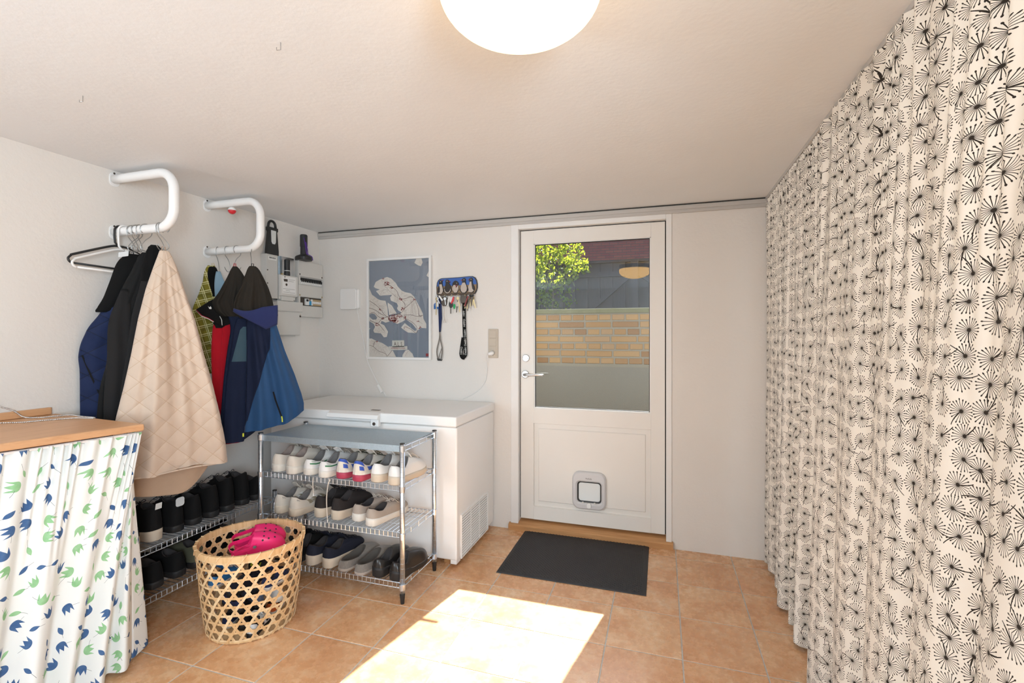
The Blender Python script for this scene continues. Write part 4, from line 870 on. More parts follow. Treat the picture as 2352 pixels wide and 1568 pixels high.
def shoe(name, label, group, loc, rz, L=.285, W=.094, cw=.33, sole='sole_white', upper='white_leather', lining='lining_grey', st=.026, ha=.090, hs=.064, ht=.114, tc=.46, toe=.055, laces='lace_cream', tongue=True, stripes=(), flare=1.0, side='right', words=None, holes=False, heel=0, rx=0, ry=0, z_lift=0):
    t = thing(name, label, 'shoe', loc, (rx, ry, rz), group)
    mir = 1 if side == 'right' else -1
    n = 44; us = np.linspace(0, 1, n, endpoint=False)
    tt = .5-.5*np.cos(2*PI*us); sg = np.where(us < .5, 1, -1)        # 0 heel -> 1 toe -> back
    hwp = [(0, 0), (.015, .46), (.05, .68), (.12, .79), (.3, .76), (.45, .78), (.6, .92), (.72, 1.0), (.84, .93), (.92, .74), (.97, .48), (.99, .26), (1, 0)]
    hw = np.interp(tt, *zip(*hwp))*W/2; cx = mir*(.0035*np.sin(PI*np.clip((tt-.35)/.65, 0, 1)*.9)-.002)*-1
    base = np.stack([cx+sg*hw, tt*L], 1)
    def ringz(P, z): return [(float(p[0]), float(p[1]), float(zz)) for p, zz in zip(P, np.broadcast_to(z, n))]
    mid = np.stack([np.interp(tt, [0, 1], [0, 0])+cx*.6, np.clip(tt, .1, .9)*L], 1)
    spring = .010*np.clip((tt-.72)/.28, 0, 1)**2
    sc = lambda k: mid+(base-mid)*k
    zt_sole = st*(1+.30*np.clip((.35-tt)/.35, 0, 1))+spring+heel*np.clip((.42-tt)/.10, 0, 1)
    so = MB(); so.loft([ringz(sc(.96*flare), spring), ringz(sc(1.03*flare), spring+.004), ringz(sc(1.05*flare), zt_sole*.7+spring*.3), ringz(sc(1.03), zt_sole)], True, True, True)
    part('sole', so, sole, t, smooth=True)
    cl = np.stack([sg*np.sqrt(np.clip(1-(2*tt-1)**2, 0, 1))*W*cw+cx*.3, L*(.035+(tc-.035)*tt)], 1)
    hc = np.interp(tt, [0, .10, .28, .5, .75, .93, 1], [ha, ha*.97, (ha+hs*2)/3, hs, (hs+ht)/2, ht, ht])
    ctl = np.interp(tt, [0, .15, .4, .62, .82, 1], [.6*ha, .62*hs, .75*hs, .72*ht, toe*1.25, toe*1.05])+.004
    cxy = base*.95+cl*.05; zb = zt_sole-.003
    def ring_at(j, off=0.0):
        a, b, c_ = (1-j)**2, 2*j*(1-j), j*j
        P = base*a+cxy*b+cl*c_; z = zb*a+(ctl+st*.6)*b+hc*c_
        if off:
            d = base-mid; d = d/np.maximum(1e-6, np.linalg.norm(d, axis=1))[:, None]
            P = P+d*off; z = z+off*.6
        return P, z
    up = MB(); rings = []
    for j in np.linspace(0, 1, 12): rings.append(ringz(*ring_at(j)))
    up.loft(rings, True)
    part('upper', up, upper, t, smooth=True)
    li = MB(); P, z = ring_at(1.0); ctr = cl.mean(0)
    k1 = ctr+(cl-ctr)*.90; k2 = ctr+(cl-ctr)*.80; ins = np.stack([k2[:, 0], k2[:, 1]], 1)
    li.loft([ringz(P, z), ringz(k1, z+.0015), ringz(k2, z-.012), ringz(ins, np.full(n, st+.012+heel*.6))], True, False, True)
    part('lining', li, lining, t, smooth=True)
    def surf(sd, a, j, off=.0012):
        """point on the side: a = 0 heel .. 1 toe, j = 0 sole .. 1 collar; sd = +1 / -1"""
        u = math.acos(1-2*min(max(a, 0), 1))/(2*PI); u = u if sd > 0 else (1-u) % 1.0
        P, z = ring_at(j, off); x = u*n; i = int(x) % n; f = x-int(x); k = (i+1) % n
        return tuple(P[i]*(1-f)+P[k]*f)+(float(z[i]*(1-f)+z[k]*f),)
    for (nm, m, a0, a1, lo0, hi0, lo1, hi1) in stripes:
        for sd in (1, -1):
            A = np.zeros((7, 14, 3))
            for p in range(7):
                for q in range(14):
                    f = q/13; lo, hi = lo0+(lo1-lo0)*f, hi0+(hi1-hi0)*f
                    A[p, q] = surf(sd, a0+(a1-a0)*f, lo+(hi-lo)*p/6)
            part(nm, MB().grid(A), m, t, smooth=True)
    if tongue:
        y0 = L*tc; A = np.zeros((6, 7, 3))
        for p in range(6):
            for q in range(7):
                f = p/5; s_ = (q-3)/3
                A[p, q] = (s_*(.020+.006*f)+float(cx.mean())*.5, y0+.012-.030*f+.004*(1-s_*s_), ht+.002+.026*f-.010*s_*s_)
        tg = part('tongue', MB().grid(A), upper, t, smooth=True); tg.modifiers.new('thick', 'SOLIDIFY').thickness = .005
    if laces:
        lm = MB()
        for i in range(5):
            a = .80+.045*i if False else 0
            j = .93-.085*i; hwid = .019-.0012*i
            P, z = ring_at(j); ti = n//2; k = max(1, int(n*.075))
            lft, rgt, c0 = ti-k, ti+k, ti
            pts = [(float(P[q][0]), float(P[q][1]), float(z[q])+.0035) for q in (lft, (lft+c0)//2, c0, (rgt+c0)//2, rgt)]
            lm.tube(smooth(pts, 9).tolist(), .0022, 5)
            if i < 4:
                P2, z2 = ring_at(j-.085)
                lm.tube([(float(P[lft][0]), float(P[lft][1]), float(z[lft])+.003), (float(P2[rgt][0]), float(P2[rgt][1]), float(z2[rgt])+.004)], .0018, 5)
        P, z = ring_at(.93); c0 = (float(P[n//2][0]), float(P[n//2][1]), float(z[n//2])+.006)
        for s_ in (1, -1):
            lm.tube(smooth([c0, (c0[0]+s_*.018, c0[1]-.004, c0[2]+.016), (c0[0]+s_*.034, c0[1]+.004, c0[2]+.004), (c0[0]+s_*.012, c0[1]+.006, c0[2])], 14).tolist(), .0017, 5)
            lm.tube(smooth([c0, (c0[0]+s_*.016, c0[1]+.02, c0[2]+.004), (c0[0]+s_*.036, c0[1]+.035, c0[2]-.018)], 10).tolist(), .0017, 5)
        part('laces', lm, laces, t, smooth=True)
    if words:
        body, size, m = words
        for sd in (1, -1):
            text('lettering', body, size, m, t, lambda a, b, d: surf(sd, .115+sd*a*2.3, .72+b*9, .0012))
    if holes:
        for i, (a, sd, j) in enumerate([(.93, 1, .62), (.93, -1, .62), (.97, 1, .80), (.97, -1, .80), (.86, 1, .72), (.86, -1, .72), (.98, 1, .5), (.98, -1, .5)]):
            p = Vector(surf(sd, a, j, .0006)); q1 = Vector(surf(sd, a+.02, j, .0006)); q2 = Vector(surf(sd, a, j+.06, .0006))
            e1 = (q1-p).normalized(); e2 = (q2-p); e2 = (e2-e1*e2.dot(e1)).normalized()
            part('hole', MB().add([tuple(p+(e1*math.cos(w)+e2*math.sin(w))*.0045) for w in np.linspace(0, 2*PI, 10, endpoint=False)], [tuple(range(10))]), 'lining_dark', t)
    return t
SZ = .0042
def pair(kind, group, tier, data, **kw):
    out = []
    for lab, x, y, rz, sd in data: out.append(shoe(kind, lab, group, (x, y, tier+SZ), rz, side=sd, **kw))
    return out
ON1, ON2, ON3 = 'trainers on the top wire shelf', 'shoes on the middle wire shelf', 'shoes on the bottom wire shelf'
pair('trainer', ON1, T1, [('plain cream trainer at the left end of the top wire shelf', -2.045, 2.118, -.10, 'left'), ('plain cream trainer on the top shelf, beside the green-striped pair', -1.9386, 2.104, -.10, 'right')], upper='cream_leather', sole='sole_white', lining='heel_pink', ha=.098, hs=.080, ht=.122, st=.034)
pair('trainer', ON1, T1, [('white trainer with green stripe on the top shelf, beside the cream pair', -1.8322, 2.118, -.10, 'left'), ('white trainer with green stripe on the top shelf, beside the blue ones', -1.7258, 2.104, -.10, 'right')], upper='white_leather', sole='sole_white', st=.028, ha=.084, hs=.062, ht=.110, stripes=[('stripe', 'stripe_green', .02, .46, .40, .53, .44, .56)], words=('Reebok', .016, 'stripe_green'))
pair('trainer', ON1, T1, [('blue and white trainer with red sole on the top shelf, left of its pair', -1.6194, 2.118, -.10, 'left'), ('blue and white trainer with red sole on the top shelf, right of its pair', -1.513, 2.104, -.10, 'right')], upper='cream_leather', sole='sole_red', lining='lining_grey', st=.026, ha=.104, hs=.066, ht=.112, laces='khaki',
     stripes=[('heel_patch', 'blue_suede', .0, .14, .74, .985, .62, .97), ('heel_badge', 'blue_suede', .02, .10, .30, .58, .30, .58), ('side_patch', 'khaki', .36, .80, .30, .78, .12, .40), ('side_wedge', 'blue_suede', .22, .40, .28, .66, .36, .60), ('midsole', 'sole_white', .0, .99, .02, .17, .02, .10)])
pair('trainer', ON1, T1, [('clean white trainer on the top shelf, next to the blue ones', -1.4066, 2.118, -.10, 'left'), ('clean white trainer at the right end of the top wire shelf', -1.3002, 2.104, -.10, 'right')], upper='white_leather', sole='sole_cream', st=.034, ha=.095, hs=.070, ht=.116, stripes=[('overlay', 'white_leather', .30, .62, .05, .62, .05, .5)])
pair('trainer', ON2, T2, [('white mesh running shoe at the left end of the middle shelf', -2.045, 2.130, -.20, 'left'), ('white mesh running shoe on the middle shelf, with light crossed bands', -1.938, 2.118, -.20, 'right')], upper='offwhite_mesh', sole='sole_cream', st=.034, ha=.104, hs=.072, ht=.114, stripes=[('side_band', 'gold_mesh', .34, .74, .22, .78, .2, .6), ('side_band', 'white_leather', .40, .52, .18, .80, .18, .80), ('side_band', 'white_leather', .56, .66, .18, .72, .18, .72)], words=('asics', .020, 'lining_dark'))
pair('trainer', ON2, T2, [('black trainer with cream sole on the middle shelf, left of its pair', -1.790, 2.150, -.16, 'left'), ('black trainer with cream sole on the middle shelf, beside the taupe pair', -1.682, 2.148, -.16, 'right')], upper='black_mesh', sole='sole_cream', lining='lining_dark', st=.040, ha=.112, hs=.082, ht=.124, laces='lace_black')
pair('trainer', ON2, T2, [('taupe knitted slip-on trainer on the middle shelf, behind its twin', -1.560, 2.165, -.22, 'left'), ('taupe knitted slip-on trainer at the right end of the middle shelf', -1.455, 2.130, -.22, 'right')], upper='taupe_knit', sole='sole_white', lining='lining_dark', st=.032, ha=.088, hs=.062, ht=.088, toe=.05, laces='lace_cream', tongue=False)
pair('trainer', ON3, T3, [('navy canvas trainer with thick cream sole at the left of the bottom shelf', -1.822, 2.122, -.14, 'left'), ('navy canvas trainer with thick cream sole, beside the felt slippers', -1.718, 2.122, -.14, 'right')], upper='navy_canvas', sole='sole_cream', lining='lining_dark', st=.042, ha=.105, hs=.080, ht=.112, laces='lace_black')
pair('trainer', ON3, T3, [('dark shoe at the far left end of the bottom shelf, behind the basket', -1.930, 2.120, -.12, 'right'), ('dark shoe in the left corner of the bottom shelf', -2.042, 2.120, -.12, 'left')], upper='black_suede', sole='sole_black', lining='lining_dark', laces='lace_black')
pair('slipper', ON3, T3, [('grey felt slipper on the bottom shelf, beside the navy trainers', -1.612, 2.118, -.18, 'left'), ('grey felt slipper on the bottom shelf, beside the black clogs', -1.508, 2.110, -.18, 'right')], upper='felt', sole='taupe_knit', lining='lining_felt', st=.012, cw=.40, ha=.052, hs=.050, ht=.078, tc=.60, toe=.055, laces=None, tongue=False)
pair('clog', ON3, T3, [('black leather clog on the bottom shelf, beside the felt slippers', -1.402, 2.120, -.18, 'left'), ('black leather clog at the right end of the bottom shelf', -1.300, 2.114, -.18, 'right')], L=.262, upper='black_leather', sole='sole_black', lining='lining_dark', st=.030, ha=.088, hs=.066, ht=.108, tc=.46, toe=.074, laces=None, tongue=False, heel=.012, stripes=[('strap', 'black_leather', .30, .40, .30, .98, .30, .98), ('welt', 'lining_grey', .0, .999, .005, .03, .005, .03)])
# dangling laces in front of the middle shelf
for lab, P in (('long cream shoelace hanging from the top shelf over the black trainer', [(-1.655, 2.09, T1+.006), (-1.665, 2.085, T1-.02), (-1.672, 2.082, T1-.10), (-1.668, 2.084, T1-.205)]), ('short cream shoelace hanging below the green-striped trainers', [(-1.765, 2.092, T1+.006), (-1.762, 2.086, T1-.02), (-1.758, 2.085, T1-.075)])):
    o = thing('shoelace', lab, 'lace', P[0]); part('cord', strip(smooth(P, 16).tolist(), .0055, .0012), 'lace_cream', o, world=True); part('aglet', MB().tube([P[-1], (P[-1][0], P[-1][1], P[-1][2]-.014)], .0022, 6), 'white_plastic', o, world=True)
# black shoes on the low rack: toes to the wall
LOW = 'dark shoes on the low wire rack'
for i, (y, kw, lab) in enumerate([(1.555, dict(sole='sole_cream', ha=.115, hs=.095, ht=.12, st=.04), 'black shoe with cream sole, nearest the leaf curtain, upper tier'), (1.665, dict(sole='sole_cream', ha=.165, hs=.15, ht=.165, st=.04, tc=.40), 'black ankle boot with cream sole on the upper tier, second from the curtain'), (1.77, dict(sole='sole_black', ha=.165, hs=.15, ht=.16, tc=.40), 'black ankle boot on the upper tier below the beige coat hem'), (1.872, dict(sole='sole_black', ha=.15, hs=.13, ht=.15, tc=.4), 'black boot on the upper tier, fourth from the leaf curtain'),
        (1.972, dict(sole='sole_black', ha=.17, hs=.155, ht=.17, tc=.40), 'black boot on the upper tier, fifth from the leaf curtain'), (2.072, dict(sole='sole_black', ha=.185, hs=.165, ht=.185, tc=.40), 'tall black boot on the upper tier behind the basket'), (2.172, dict(sole='sole_black', ha=.185, hs=.16, ht=.18, tc=.4), 'tall black boot on the upper tier, second from its far end'), (2.272, dict(sole='sole_black', ha=.14, hs=.11, ht=.13), 'black shoe at the far end of the upper tier')]):
    o = shoe('boot' if kw['ha'] > .14 else 'trainer', lab, LOW, (-2.300, y, .357+SZ), PI/2, upper='black_suede', lining='lining_dark', laces='lace_black', side='left' if i % 2 else 'right', L=.27, W=.090, tongue=kw['ha'] < .14, **kw)
    if i == 1: part('sticker', MB().add([(-.018, -.0015, .150), (.014, -.0015, .150), (.016, -.0015, .178), (-.014, -.0015, .178)], [(0, 1, 2, 3)]), 'white_thread', o)
    if i == 2: part('pull_tab', MB().prism(rrect(-.022, .128, .022, .172, .012), -.004, -.001, lambda a, b, d: (a, d, b)), 'price_tag', o, bevel=.001)
for i, (y, lab) in enumerate([(1.56, 'dark shoe on the lower tier nearest the leaf curtain'), (1.67, 'dark shoe on the lower tier, second from the curtain'), (1.78, 'dark shoe on the lower tier, third from the curtain'), (1.89, 'dark shoe on the lower tier, fourth from the curtain'), (2.0, 'dark shoe on the lower tier behind the basket'), (2.11, 'dark shoe on the lower tier at the far end')]):
    shoe('trainer', lab, LOW, (-2.300, y, .128+SZ), PI/2, upper='black_suede' if i != 3 else 'khaki', sole='sole_black', lining='lining_dark', laces='lace_black', ha=.12, hs=.10, ht=.12, side='left' if i % 2 else 'right', L=.27)

# ------------------------------------------------------------------ woven bamboo basket and the shoes in it
BX, BY, BH = -1.842, 1.768, .385
bk = thing('basket', 'open hexagonal-weave bamboo basket on the tiles in front of the shoe rack', 'basket', (BX, BY, 0))
def brad(z): return .180+.042*(min(1, max(0, z/BH)))**.72
def bpt(phi, z, off=0):
    r = brad(z)+off; k = 1+.02*math.sin(2*phi+.4); return (r*k*math.cos(phi), r*k*math.sin(phi)*.97, z)
def weave(ps, w, off, hor):
    """flat strip with thickness lying on the basket wall; ps = (phi, z, over)"""
    rings = []
    for i, (p, z, ov) in enumerate(ps):
        a, b = ps[max(i-1, 0)], ps[min(i+1, len(ps)-1)]; c0 = Vector(bpt(p, z, off+ov)); t_ = (Vector(bpt(b[0], b[1], off+b[2]))-Vector(bpt(a[0], a[1], off+a[2]))).normalized()
        nr = Vector((math.cos(p), math.sin(p), -.16)).normalized(); b_ = t_.cross(nr).normalized()
        rings.append([tuple(c0-b_*w/2), tuple(c0+b_*w/2), tuple(c0+b_*w/2+nr*.0014), tuple(c0-b_*w/2+nr*.0014)])
    return MB().loft(rings, True, True, True)
NH, pz = 24, .0395
al = (PI/NH)/pz
for m in range(10):
    z = .012+m*pz
    if z > BH-.012: continue
    ps = [(2*PI*i/96, z+.0015*math.sin(i*.7+m), .0008*math.sin(i*2*PI/96*NH)) for i in range(97)]
    part('hoop_strip', weave(ps, .0100, .0, True), 'bamboo' if m % 3 else 'bamboo2', bk)
for k in range(NH):
    for sg in (1, -1):
        zz = np.linspace(.0, BH-.006, 30); j0 = rng.uniform(-.012, .012)
        ps = [(2*PI*k/NH+(PI/NH if sg < 0 else 0)*1.0+sg*al*(z-.012)+j0+.008*math.sin(z*40+k), z, .0009*math.sin(PI*z/pz)*sg) for z in zz]
        part('diagonal_strip', weave(ps, .0112, .0016*sg, False), ('bamboo', 'bamboo2')[(k*7+(sg > 0)) % 2], bk)
rim = MB(); rr = []
for i in range(73):
    p = 2*PI*i/72; a, b = bpt(p, BH-.012), bpt(p, BH+.010)
    o1, o2 = .006, -.006
    rr.append([bpt(p, BH-.014, o1), bpt(p, BH+.012, o1), bpt(p, BH+.012, o2), bpt(p, BH-.014, o2)])
part('rim', rim.loft(rr, True), 'bamboo', bk, smooth=False)
for i in range(26):
    p = 2*PI*i/26; c0 = []
    for f in np.linspace(0, 1, 5): c0.append(bpt(p+.10*f, BH-.015+.029*f, .0075))
    part('binding', MB().tube(c0+[bpt(p+.10, BH+.0135, -.004)], .0022, 5), 'bamboo2', bk)
bt = MB().lathe([(.0, .004), (.180, .004), (.180, .007), (0, .007)], n=40, cap=False)
part('base', bt, 'bamboo', bk)
INB = 'shoes in the bamboo basket'
def inb(lab, cx, cy, z, rz, L=.17, **kw): return shoe('trainer', lab, INB, (BX+cx+math.sin(rz)*L/2, BY+cy-math.cos(rz)*L/2, z), rz, L=L, W=.060, **kw)
flat('sky_blue', (.03, .20, .50), .7); flat('lime', (.42, .48, .03), .7); flat('orange_cloth', (.60, .12, .02), .7); flat('bluegrey', (.10, .14, .22), .7); flat('dark_blue', (.012, .025, .09), .8)
sm = dict(ha=.058, hs=.046, ht=.060, st=.016, toe=.036)
kid = lambda lab, cx, cy, z, rz, up, so='sole_black', la='lace_black', li='lining_dark', L=.17, **k: inb(lab, cx, cy, z, rz, L=L, upper=up, sole=so, laces=la, lining=li, **sm, **k)
bars = lambda m: [('stripe', m, .2, .3, .1, .9, .1, .9), ('stripe', m, .4, .5, .1, .9, .1, .9), ('stripe', m, .6, .7, .1, .9, .1, .9)]
def lay(a, d, off): return (d*math.cos(a)-off*math.sin(a), d*math.sin(a)+off*math.cos(a))
a = .30      # bottom layer lies along direction a
kid('black and white striped child shoe low at the front of the basket', *lay(a, .075, -.075), .011, a, 'white_leather', la='lace_cream', stripes=bars('lace_black'), L=.155)
kid('orange child shoe low at the front of the basket', *lay(a, .075, .072), .011, a, 'orange_cloth', so='sole_white', L=.12, stripes=bars('lace_black'))
kid('dark child shoe low in the middle of the basket', *lay(a, 0, 0), .011, a, 'black_mesh', L=.19)
kid('dark blue child shoe low on the left of the basket', *lay(a, -.075, 0), .011, a, 'dark_blue', so='sole_white', la='lace_cream', L=.17)
a = 1.15
kid('white shoe in the middle of the basket, right side', *lay(a, .080, -.040), .098, a, 'white_leather', so='sole_white', la='lace_cream', L=.16)
kid('blue-grey shoe in the middle of the basket, front', *lay(a, 0, -.0), .098, a, 'bluegrey', L=.20)
kid('navy shoe in the middle of the basket, left side', *lay(a, -.078, 0), .098, a, 'dark_blue', L=.17)
a = .1
kid('sky blue shoe near the top of the basket, left of the pink clogs', *lay(a, -.120, -.03), .188, a, 'sky_blue', so='sole_white', la='lace_cream', L=.17)
kid('lime and dark shoe near the top of the basket, far side', *lay(a, -.045, .105), .188, a+1.25, 'black_mesh', L=.13, stripes=bars('lime'))
kid('dark shoe under the pink clogs', *lay(a, .015, -.052), .186, a-.1, 'navy_canvas', L=.19)
kid('blue shoe near the top of the basket, right side', *lay(a, .128, .0), .188, a, 'dark_blue', so='sole_white', L=.16)
cr_ = dict(upper='croc_pink', sole='croc_pink', lining='croc_pink', laces=None, tongue=False, holes=True, st=.024, ha=.036, hs=.036, ht=.112, tc=.52, toe=.066)
for lab, x, y, z, rz, sd in (('bright pink foam clog on top in the basket, the farther of two', -.146, .046, .286, -.86, 'left'), ('bright pink foam clog on top in the basket, the nearer of two', -.070, -.040, .292, -.86, 'right')):
    o = shoe('clog', lab, INB, (BX+x, BY+y, z), (rz), L=.228, W=.084, cw=.44, side=sd, rx=.16, ry=.34, **cr_)
    st = arc((0, .050), .040, PI, 2*PI, 14, 'xy', 0); st = [(p[0], p[1]-.012+0*i, .060+.014*math.sin(PI*i/14)) for i, p in enumerate(st)]
    st = [(-.038, .115, .075), (-.040, .085, .070)]+st[1:-1]+[(.040, .085, .070), (.038, .115, .075)]
    part('heel_strap', MB().loft([[tuple(Vector(p)+Vector((0, 0, .009))), tuple(Vector(p)-Vector((0, 0, .009))), tuple(Vector((p[0]*.93, p[1]+.002, p[2]-.009))), tuple(Vector((p[0]*.93, p[1]+.002, p[2]+.009)))] for p in smooth(st, 30).tolist()], True, True, True), 'croc_pink', o, smooth=False)
    for s_ in (-1, 1): part('rivet', MB().lathe([(0, 0), (.008, 0), (.007, s_*.003), (0, s_*.003)], (s_*.0405, .110, .074), 14, 'x', False), 'lining_grey', o)

# ------------------------------------------------------------------ door mat
dm = thing('door_mat', 'black ribbed rubber door mat in front of the door', 'mat', (-.485, 2.855, 0), 0)
part('border', MB().loft([[(x, y, z) for x, y in ((-.41, -.315), (.41, -.315), (.41, .315), (-.41, .315))] if False else [(x*k, y*k2, z) for x, y in ((-.41, -.315), (.41, -.315), (.41, .315), (-.41, .315))] for k, k2, z in ((1, 1, .001), (.993, .99, .005), (.95, .935, .007))], True, True, True), 'rubber', dm)
rb = MB(); g_ = .0105
for i in range(74):
    for j in range(26):
        x = -.386+i*g_; y = -.290+j*.0222+(g_ if i % 2 else 0)
        rb.add([(x-.0045, y, .007), (x, y-.0075, .007), (x+.0045, y, .007), (x, y+.0075, .007), (x, y, .0105)], [(0, 1, 4), (1, 2, 4), (2, 3, 4), (3, 0, 4)])
tag(part('studs', rb, 'rubber', dm), kind='stuff')

# ------------------------------------------------------------------ meters on the left wall
def lbox(name, m, y0, y1, z0, z1, x0, x1, parent, **k): return part(name, MB().box((XL+x0, y0, z0), (XL+x1, y1, z1)), m, parent, world=True, **k)
def lplane(y, z, d): return (XL+d, y, z)
ub_ = thing('meter_cabinet', 'tall narrow grey steel cabinet left of the electricity meter, with a barcode label', 'cabinet', (XL, 2.63, 1.5))
lbox('body', 'grey_plastic', 2.575, 2.677, 1.60, 1.900, .001, .05, ub_, bevel=.002)
lbox('back_plate', 'steel', 2.677, 2.872, 1.595, 1.910, .001, .010, ub_)
for y in (2.700, 2.730): lbox('rail', 'galv', y, y+.012, 1.62, 1.908, .010, .022, ub_)
lbl = lbox('barcode_label', 'white_thread', 2.592, 2.664, 1.862, 1.886, .05, .0506, ub_)
bcm = MB(); y = 2.600
while y < 2.656: w = random.choice((.0012, .002, .003)); bcm.box((XL+.0506, y, 1.872), (XL+.0509, y+w, 1.882)); y += w+random.choice((.0012, .002))
part('bars', bcm, 'black', lbl, world=True)
for z in (1.79, 1.70): part('screw', MB().lathe([(0, 0), (.005, 0), (.004, .002), (0, .002)], (XL+.05, 2.586, z), 10, 'x', False), 'dark_metal', ub_, world=True)
mt = thing('electricity_meter', 'pale grey electricity meter with display, dial and black stub antenna', 'meter', (XL, 2.76, 1.6))
lbox('back_box', 'pale_plastic', 2.685, 2.842, 1.60, 1.772, .023, .051, mt, bevel=.002)
part('front', MB().loft([[(XL+.05, 2.681, 1.618), (XL+.05, 2.846, 1.618), (XL+.05, 2.846, 1.773), (XL+.05, 2.681, 1.773)], [(XL+.073, 2.683, 1.624), (XL+.073, 2.844, 1.624), (XL+.073, 2.844, 1.768), (XL+.073, 2.683, 1.768)]], True, True, True), 'pale_plastic', mt, world=True, bevel=.003)
lbox('terminal_cover', 'pale_plastic', 2.700, 2.812, 1.590, 1.622, .023, .060, mt, bevel=.002)
fp = lbox('face_plate', 'white_plastic', 2.693, 2.822, 1.640, 1.760, .073, .0738, mt)
lbox('display', 'dark_metal', 2.707, 2.742, 1.724, 1.742, .0738, .0745, mt)
part('dial', MB().lathe([(0, 0), (.009, 0), (.009, .001), (0, .001)], (XL+.0738, 2.731, 1.703), 18, 'x', False), 'dark_metal', mt, world=True)
lb = lambda y0, z0, sx=1: (lambda a, b, d: (XL+.0738+d, y0+a*sx, z0+b))
text('lettering', '230 V  50 Hz', .0075, 'dark_metal', mt, lb(2.783, 1.706))
text('lettering', '5-65 A  kWh', .0065, 'dark_metal', mt, lb(2.783, 1.694))
text('lettering', 'LANDIS', .010, 'dark_metal', mt, lb(2.745, 1.662)) if False else None
for i, (y0, y1, z) in enumerate([(2.700, 2.712, 1.735), (2.752, 2.812, 1.740), (2.752, 2.800, 1.728), (2.700, 2.812, 1.672), (2.725, 2.765, 1.660), (2.70, 2.815, 1.648)]): lbox('printed_line', 'dark_metal', y0, y1, z, z+.0016, .0738, .0741, mt)
lbox('seal', 'black', 2.712, 2.720, 1.752, 1.760, .0738, .0748, mt)
an = part('antenna', MB().tube([(XL+.046, 2.767, 1.773), (XL+.046, 2.767, 1.786), (XL+.046, 2.767, 1.800), (XL+.046, 2.767, 1.884), (XL+.046, 2.767, 1.889)], [.021, .021, .0195, .0195, .014], 18), 'black', mt, world=True)
part('band', MB().lathe([(.0195, -.002), (.0205, -.002), (.0205, .002), (.0195, .002)], (XL+.046, 2.767, 1.806), 18, 'z', False), 'white_plastic', an, world=True)
part('connector', MB().tube([(XL+.04, 2.725, 1.773), (XL+.04, 2.725, 1.784)], .008, 10), 'brass', mt, world=True)
mb_ = thing('main_fuse_box', 'pale grey fuse box with flap lid under the electricity meter', 'box', (XL, 2.79, 1.34))
lbox('body', 'pale_plastic', 2.667, 2.885, 1.350, 1.580, .001, .050, mb_, bevel=.003)
lbox('lid', 'pale_plastic', 2.664, 2.909, 1.517, 1.588, .048, .060, mb_, bevel=.003)
lbox('cover', 'pale_plastic', 2.660, 2.888, 1.346, 1.513, .048, .055, mb_, bevel=.003)
lbox('cable_entry', 'grey_plastic', 2.70, 2.86, 1.336, 1.350, .001, .035, mb_)
for y in (2.664, 2.886): part('lug', MB().box((XL+.035, y-.007, 1.478), (XL+.058, y+.007, 1.492)), 'dark_metal', mb_, world=True, bevel=.002)
db = thing('distribution_board', 'grey distribution board in the corner with a row of breakers', 'cabinet', (XL, 3.02, 1.48))
lbox('back', 'grey_plastic', 2.888, 3.150, 1.483, 1.902, .001, .026, db, bevel=.002)
for z0, z1 in ((1.785, 1.902), (1.634, 1.725), (1.483, 1.568)): lbox('cover', 'pale_plastic', 2.888, 3.150, z0, z1, .024, .040, db, bevel=.004)
lbox('edge', 'pale_plastic', 2.888, 2.905, 1.568, 1.634, .024, .040, db); lbox('edge', 'pale_plastic', 2.888, 2.905, 1.725, 1.785, .024, .040, db)
lbox('breaker_window', 'white_plastic', 2.907, 3.146, 1.728, 1.780, .024, .030, db)
lbox('breaker_slot', 'black', 2.909, 3.144, 1.757, 1.778, .030, .032, db)
for i in range(12):
    y = 2.915+i*.0192
    b_ = lbox('breaker', 'white_plastic', y, y+.0165, 1.732, 1.756, .030, .036, db); lbox('toggle', 'black', y+.004, y+.012, 1.746, 1.766, .032, .044, b_, bevel=.001)
lbox('lower_window', 'dark_metal', 2.907, 3.146, 1.570, 1.632, .024, .027, db)
lbox('residual_breaker', 'white_plastic', 2.962, 3.000, 1.574, 1.624, .027, .040, db, bevel=.001)
lbox('toggle', 'black', 2.968, 2.986, 1.602, 1.618, .040, .046, db)
flat('sky_tag', (.03, .30, .55), .5); flat('kraft', (.50, .36, .20), .8)
lbox('blue_switch', 'sky_tag', 3.000, 3.022, 1.576, 1.606, .027, .042, db, bevel=.001)
lbox('blank_module', 'white_plastic', 3.024, 3.040, 1.574, 1.622, .027, .038, db, bevel=.001)
kp = lbox('paper_strip', 'kraft', 3.046, 3.142, 1.574, 1.622, .027, .030, db)
for i in range(4): part('dial', MB().lathe([(0, 0), (.011, 0), (.010, .006), (0, .006)], (XL+.030, 3.058+i*.023, 1.597), 14, 'x', False), 'white_plastic', kp, world=True)
for y, z in ((2.90, 1.80), (3.14, 1.80), (2.90, 1.645), (3.14, 1.645), (2.90, 1.50)): part('screw', MB().lathe([(0, 0), (.006, 0), (.005, .003), (0, .003)], (XL+.040, y, z), 10, 'x', False), 'brass' if z < 1.7 else 'dark_metal', db, world=True)
wl = thing('work_lamp', 'black hand lamp with pale dotted panel and loop handle standing on the steel cabinet', 'lamp', (XL+.032, 2.642, 1.900))
pr = [(-.051, 0), (.050, 0), (.050, .03), (.042, .11), (.036, .16), (.044, .168), (.044, .190), (-.042, .190), (-.042, .168), (-.034, .160), (-.040, .11), (-.050, .03)]
part('body', MB().prism(pr, -.014, .014, lambda a, b, d: (d, a, b)), 'black', wl, bevel=.004, seg=2)
part('loop_handle', MB().tube([(0, -.034, .185)]+arc((0, .205), .030, PI*.95, .05*PI, 14, 'yz', 0)+[(0, .034, .185)], .0085, 10), 'black', wl, smooth=True)
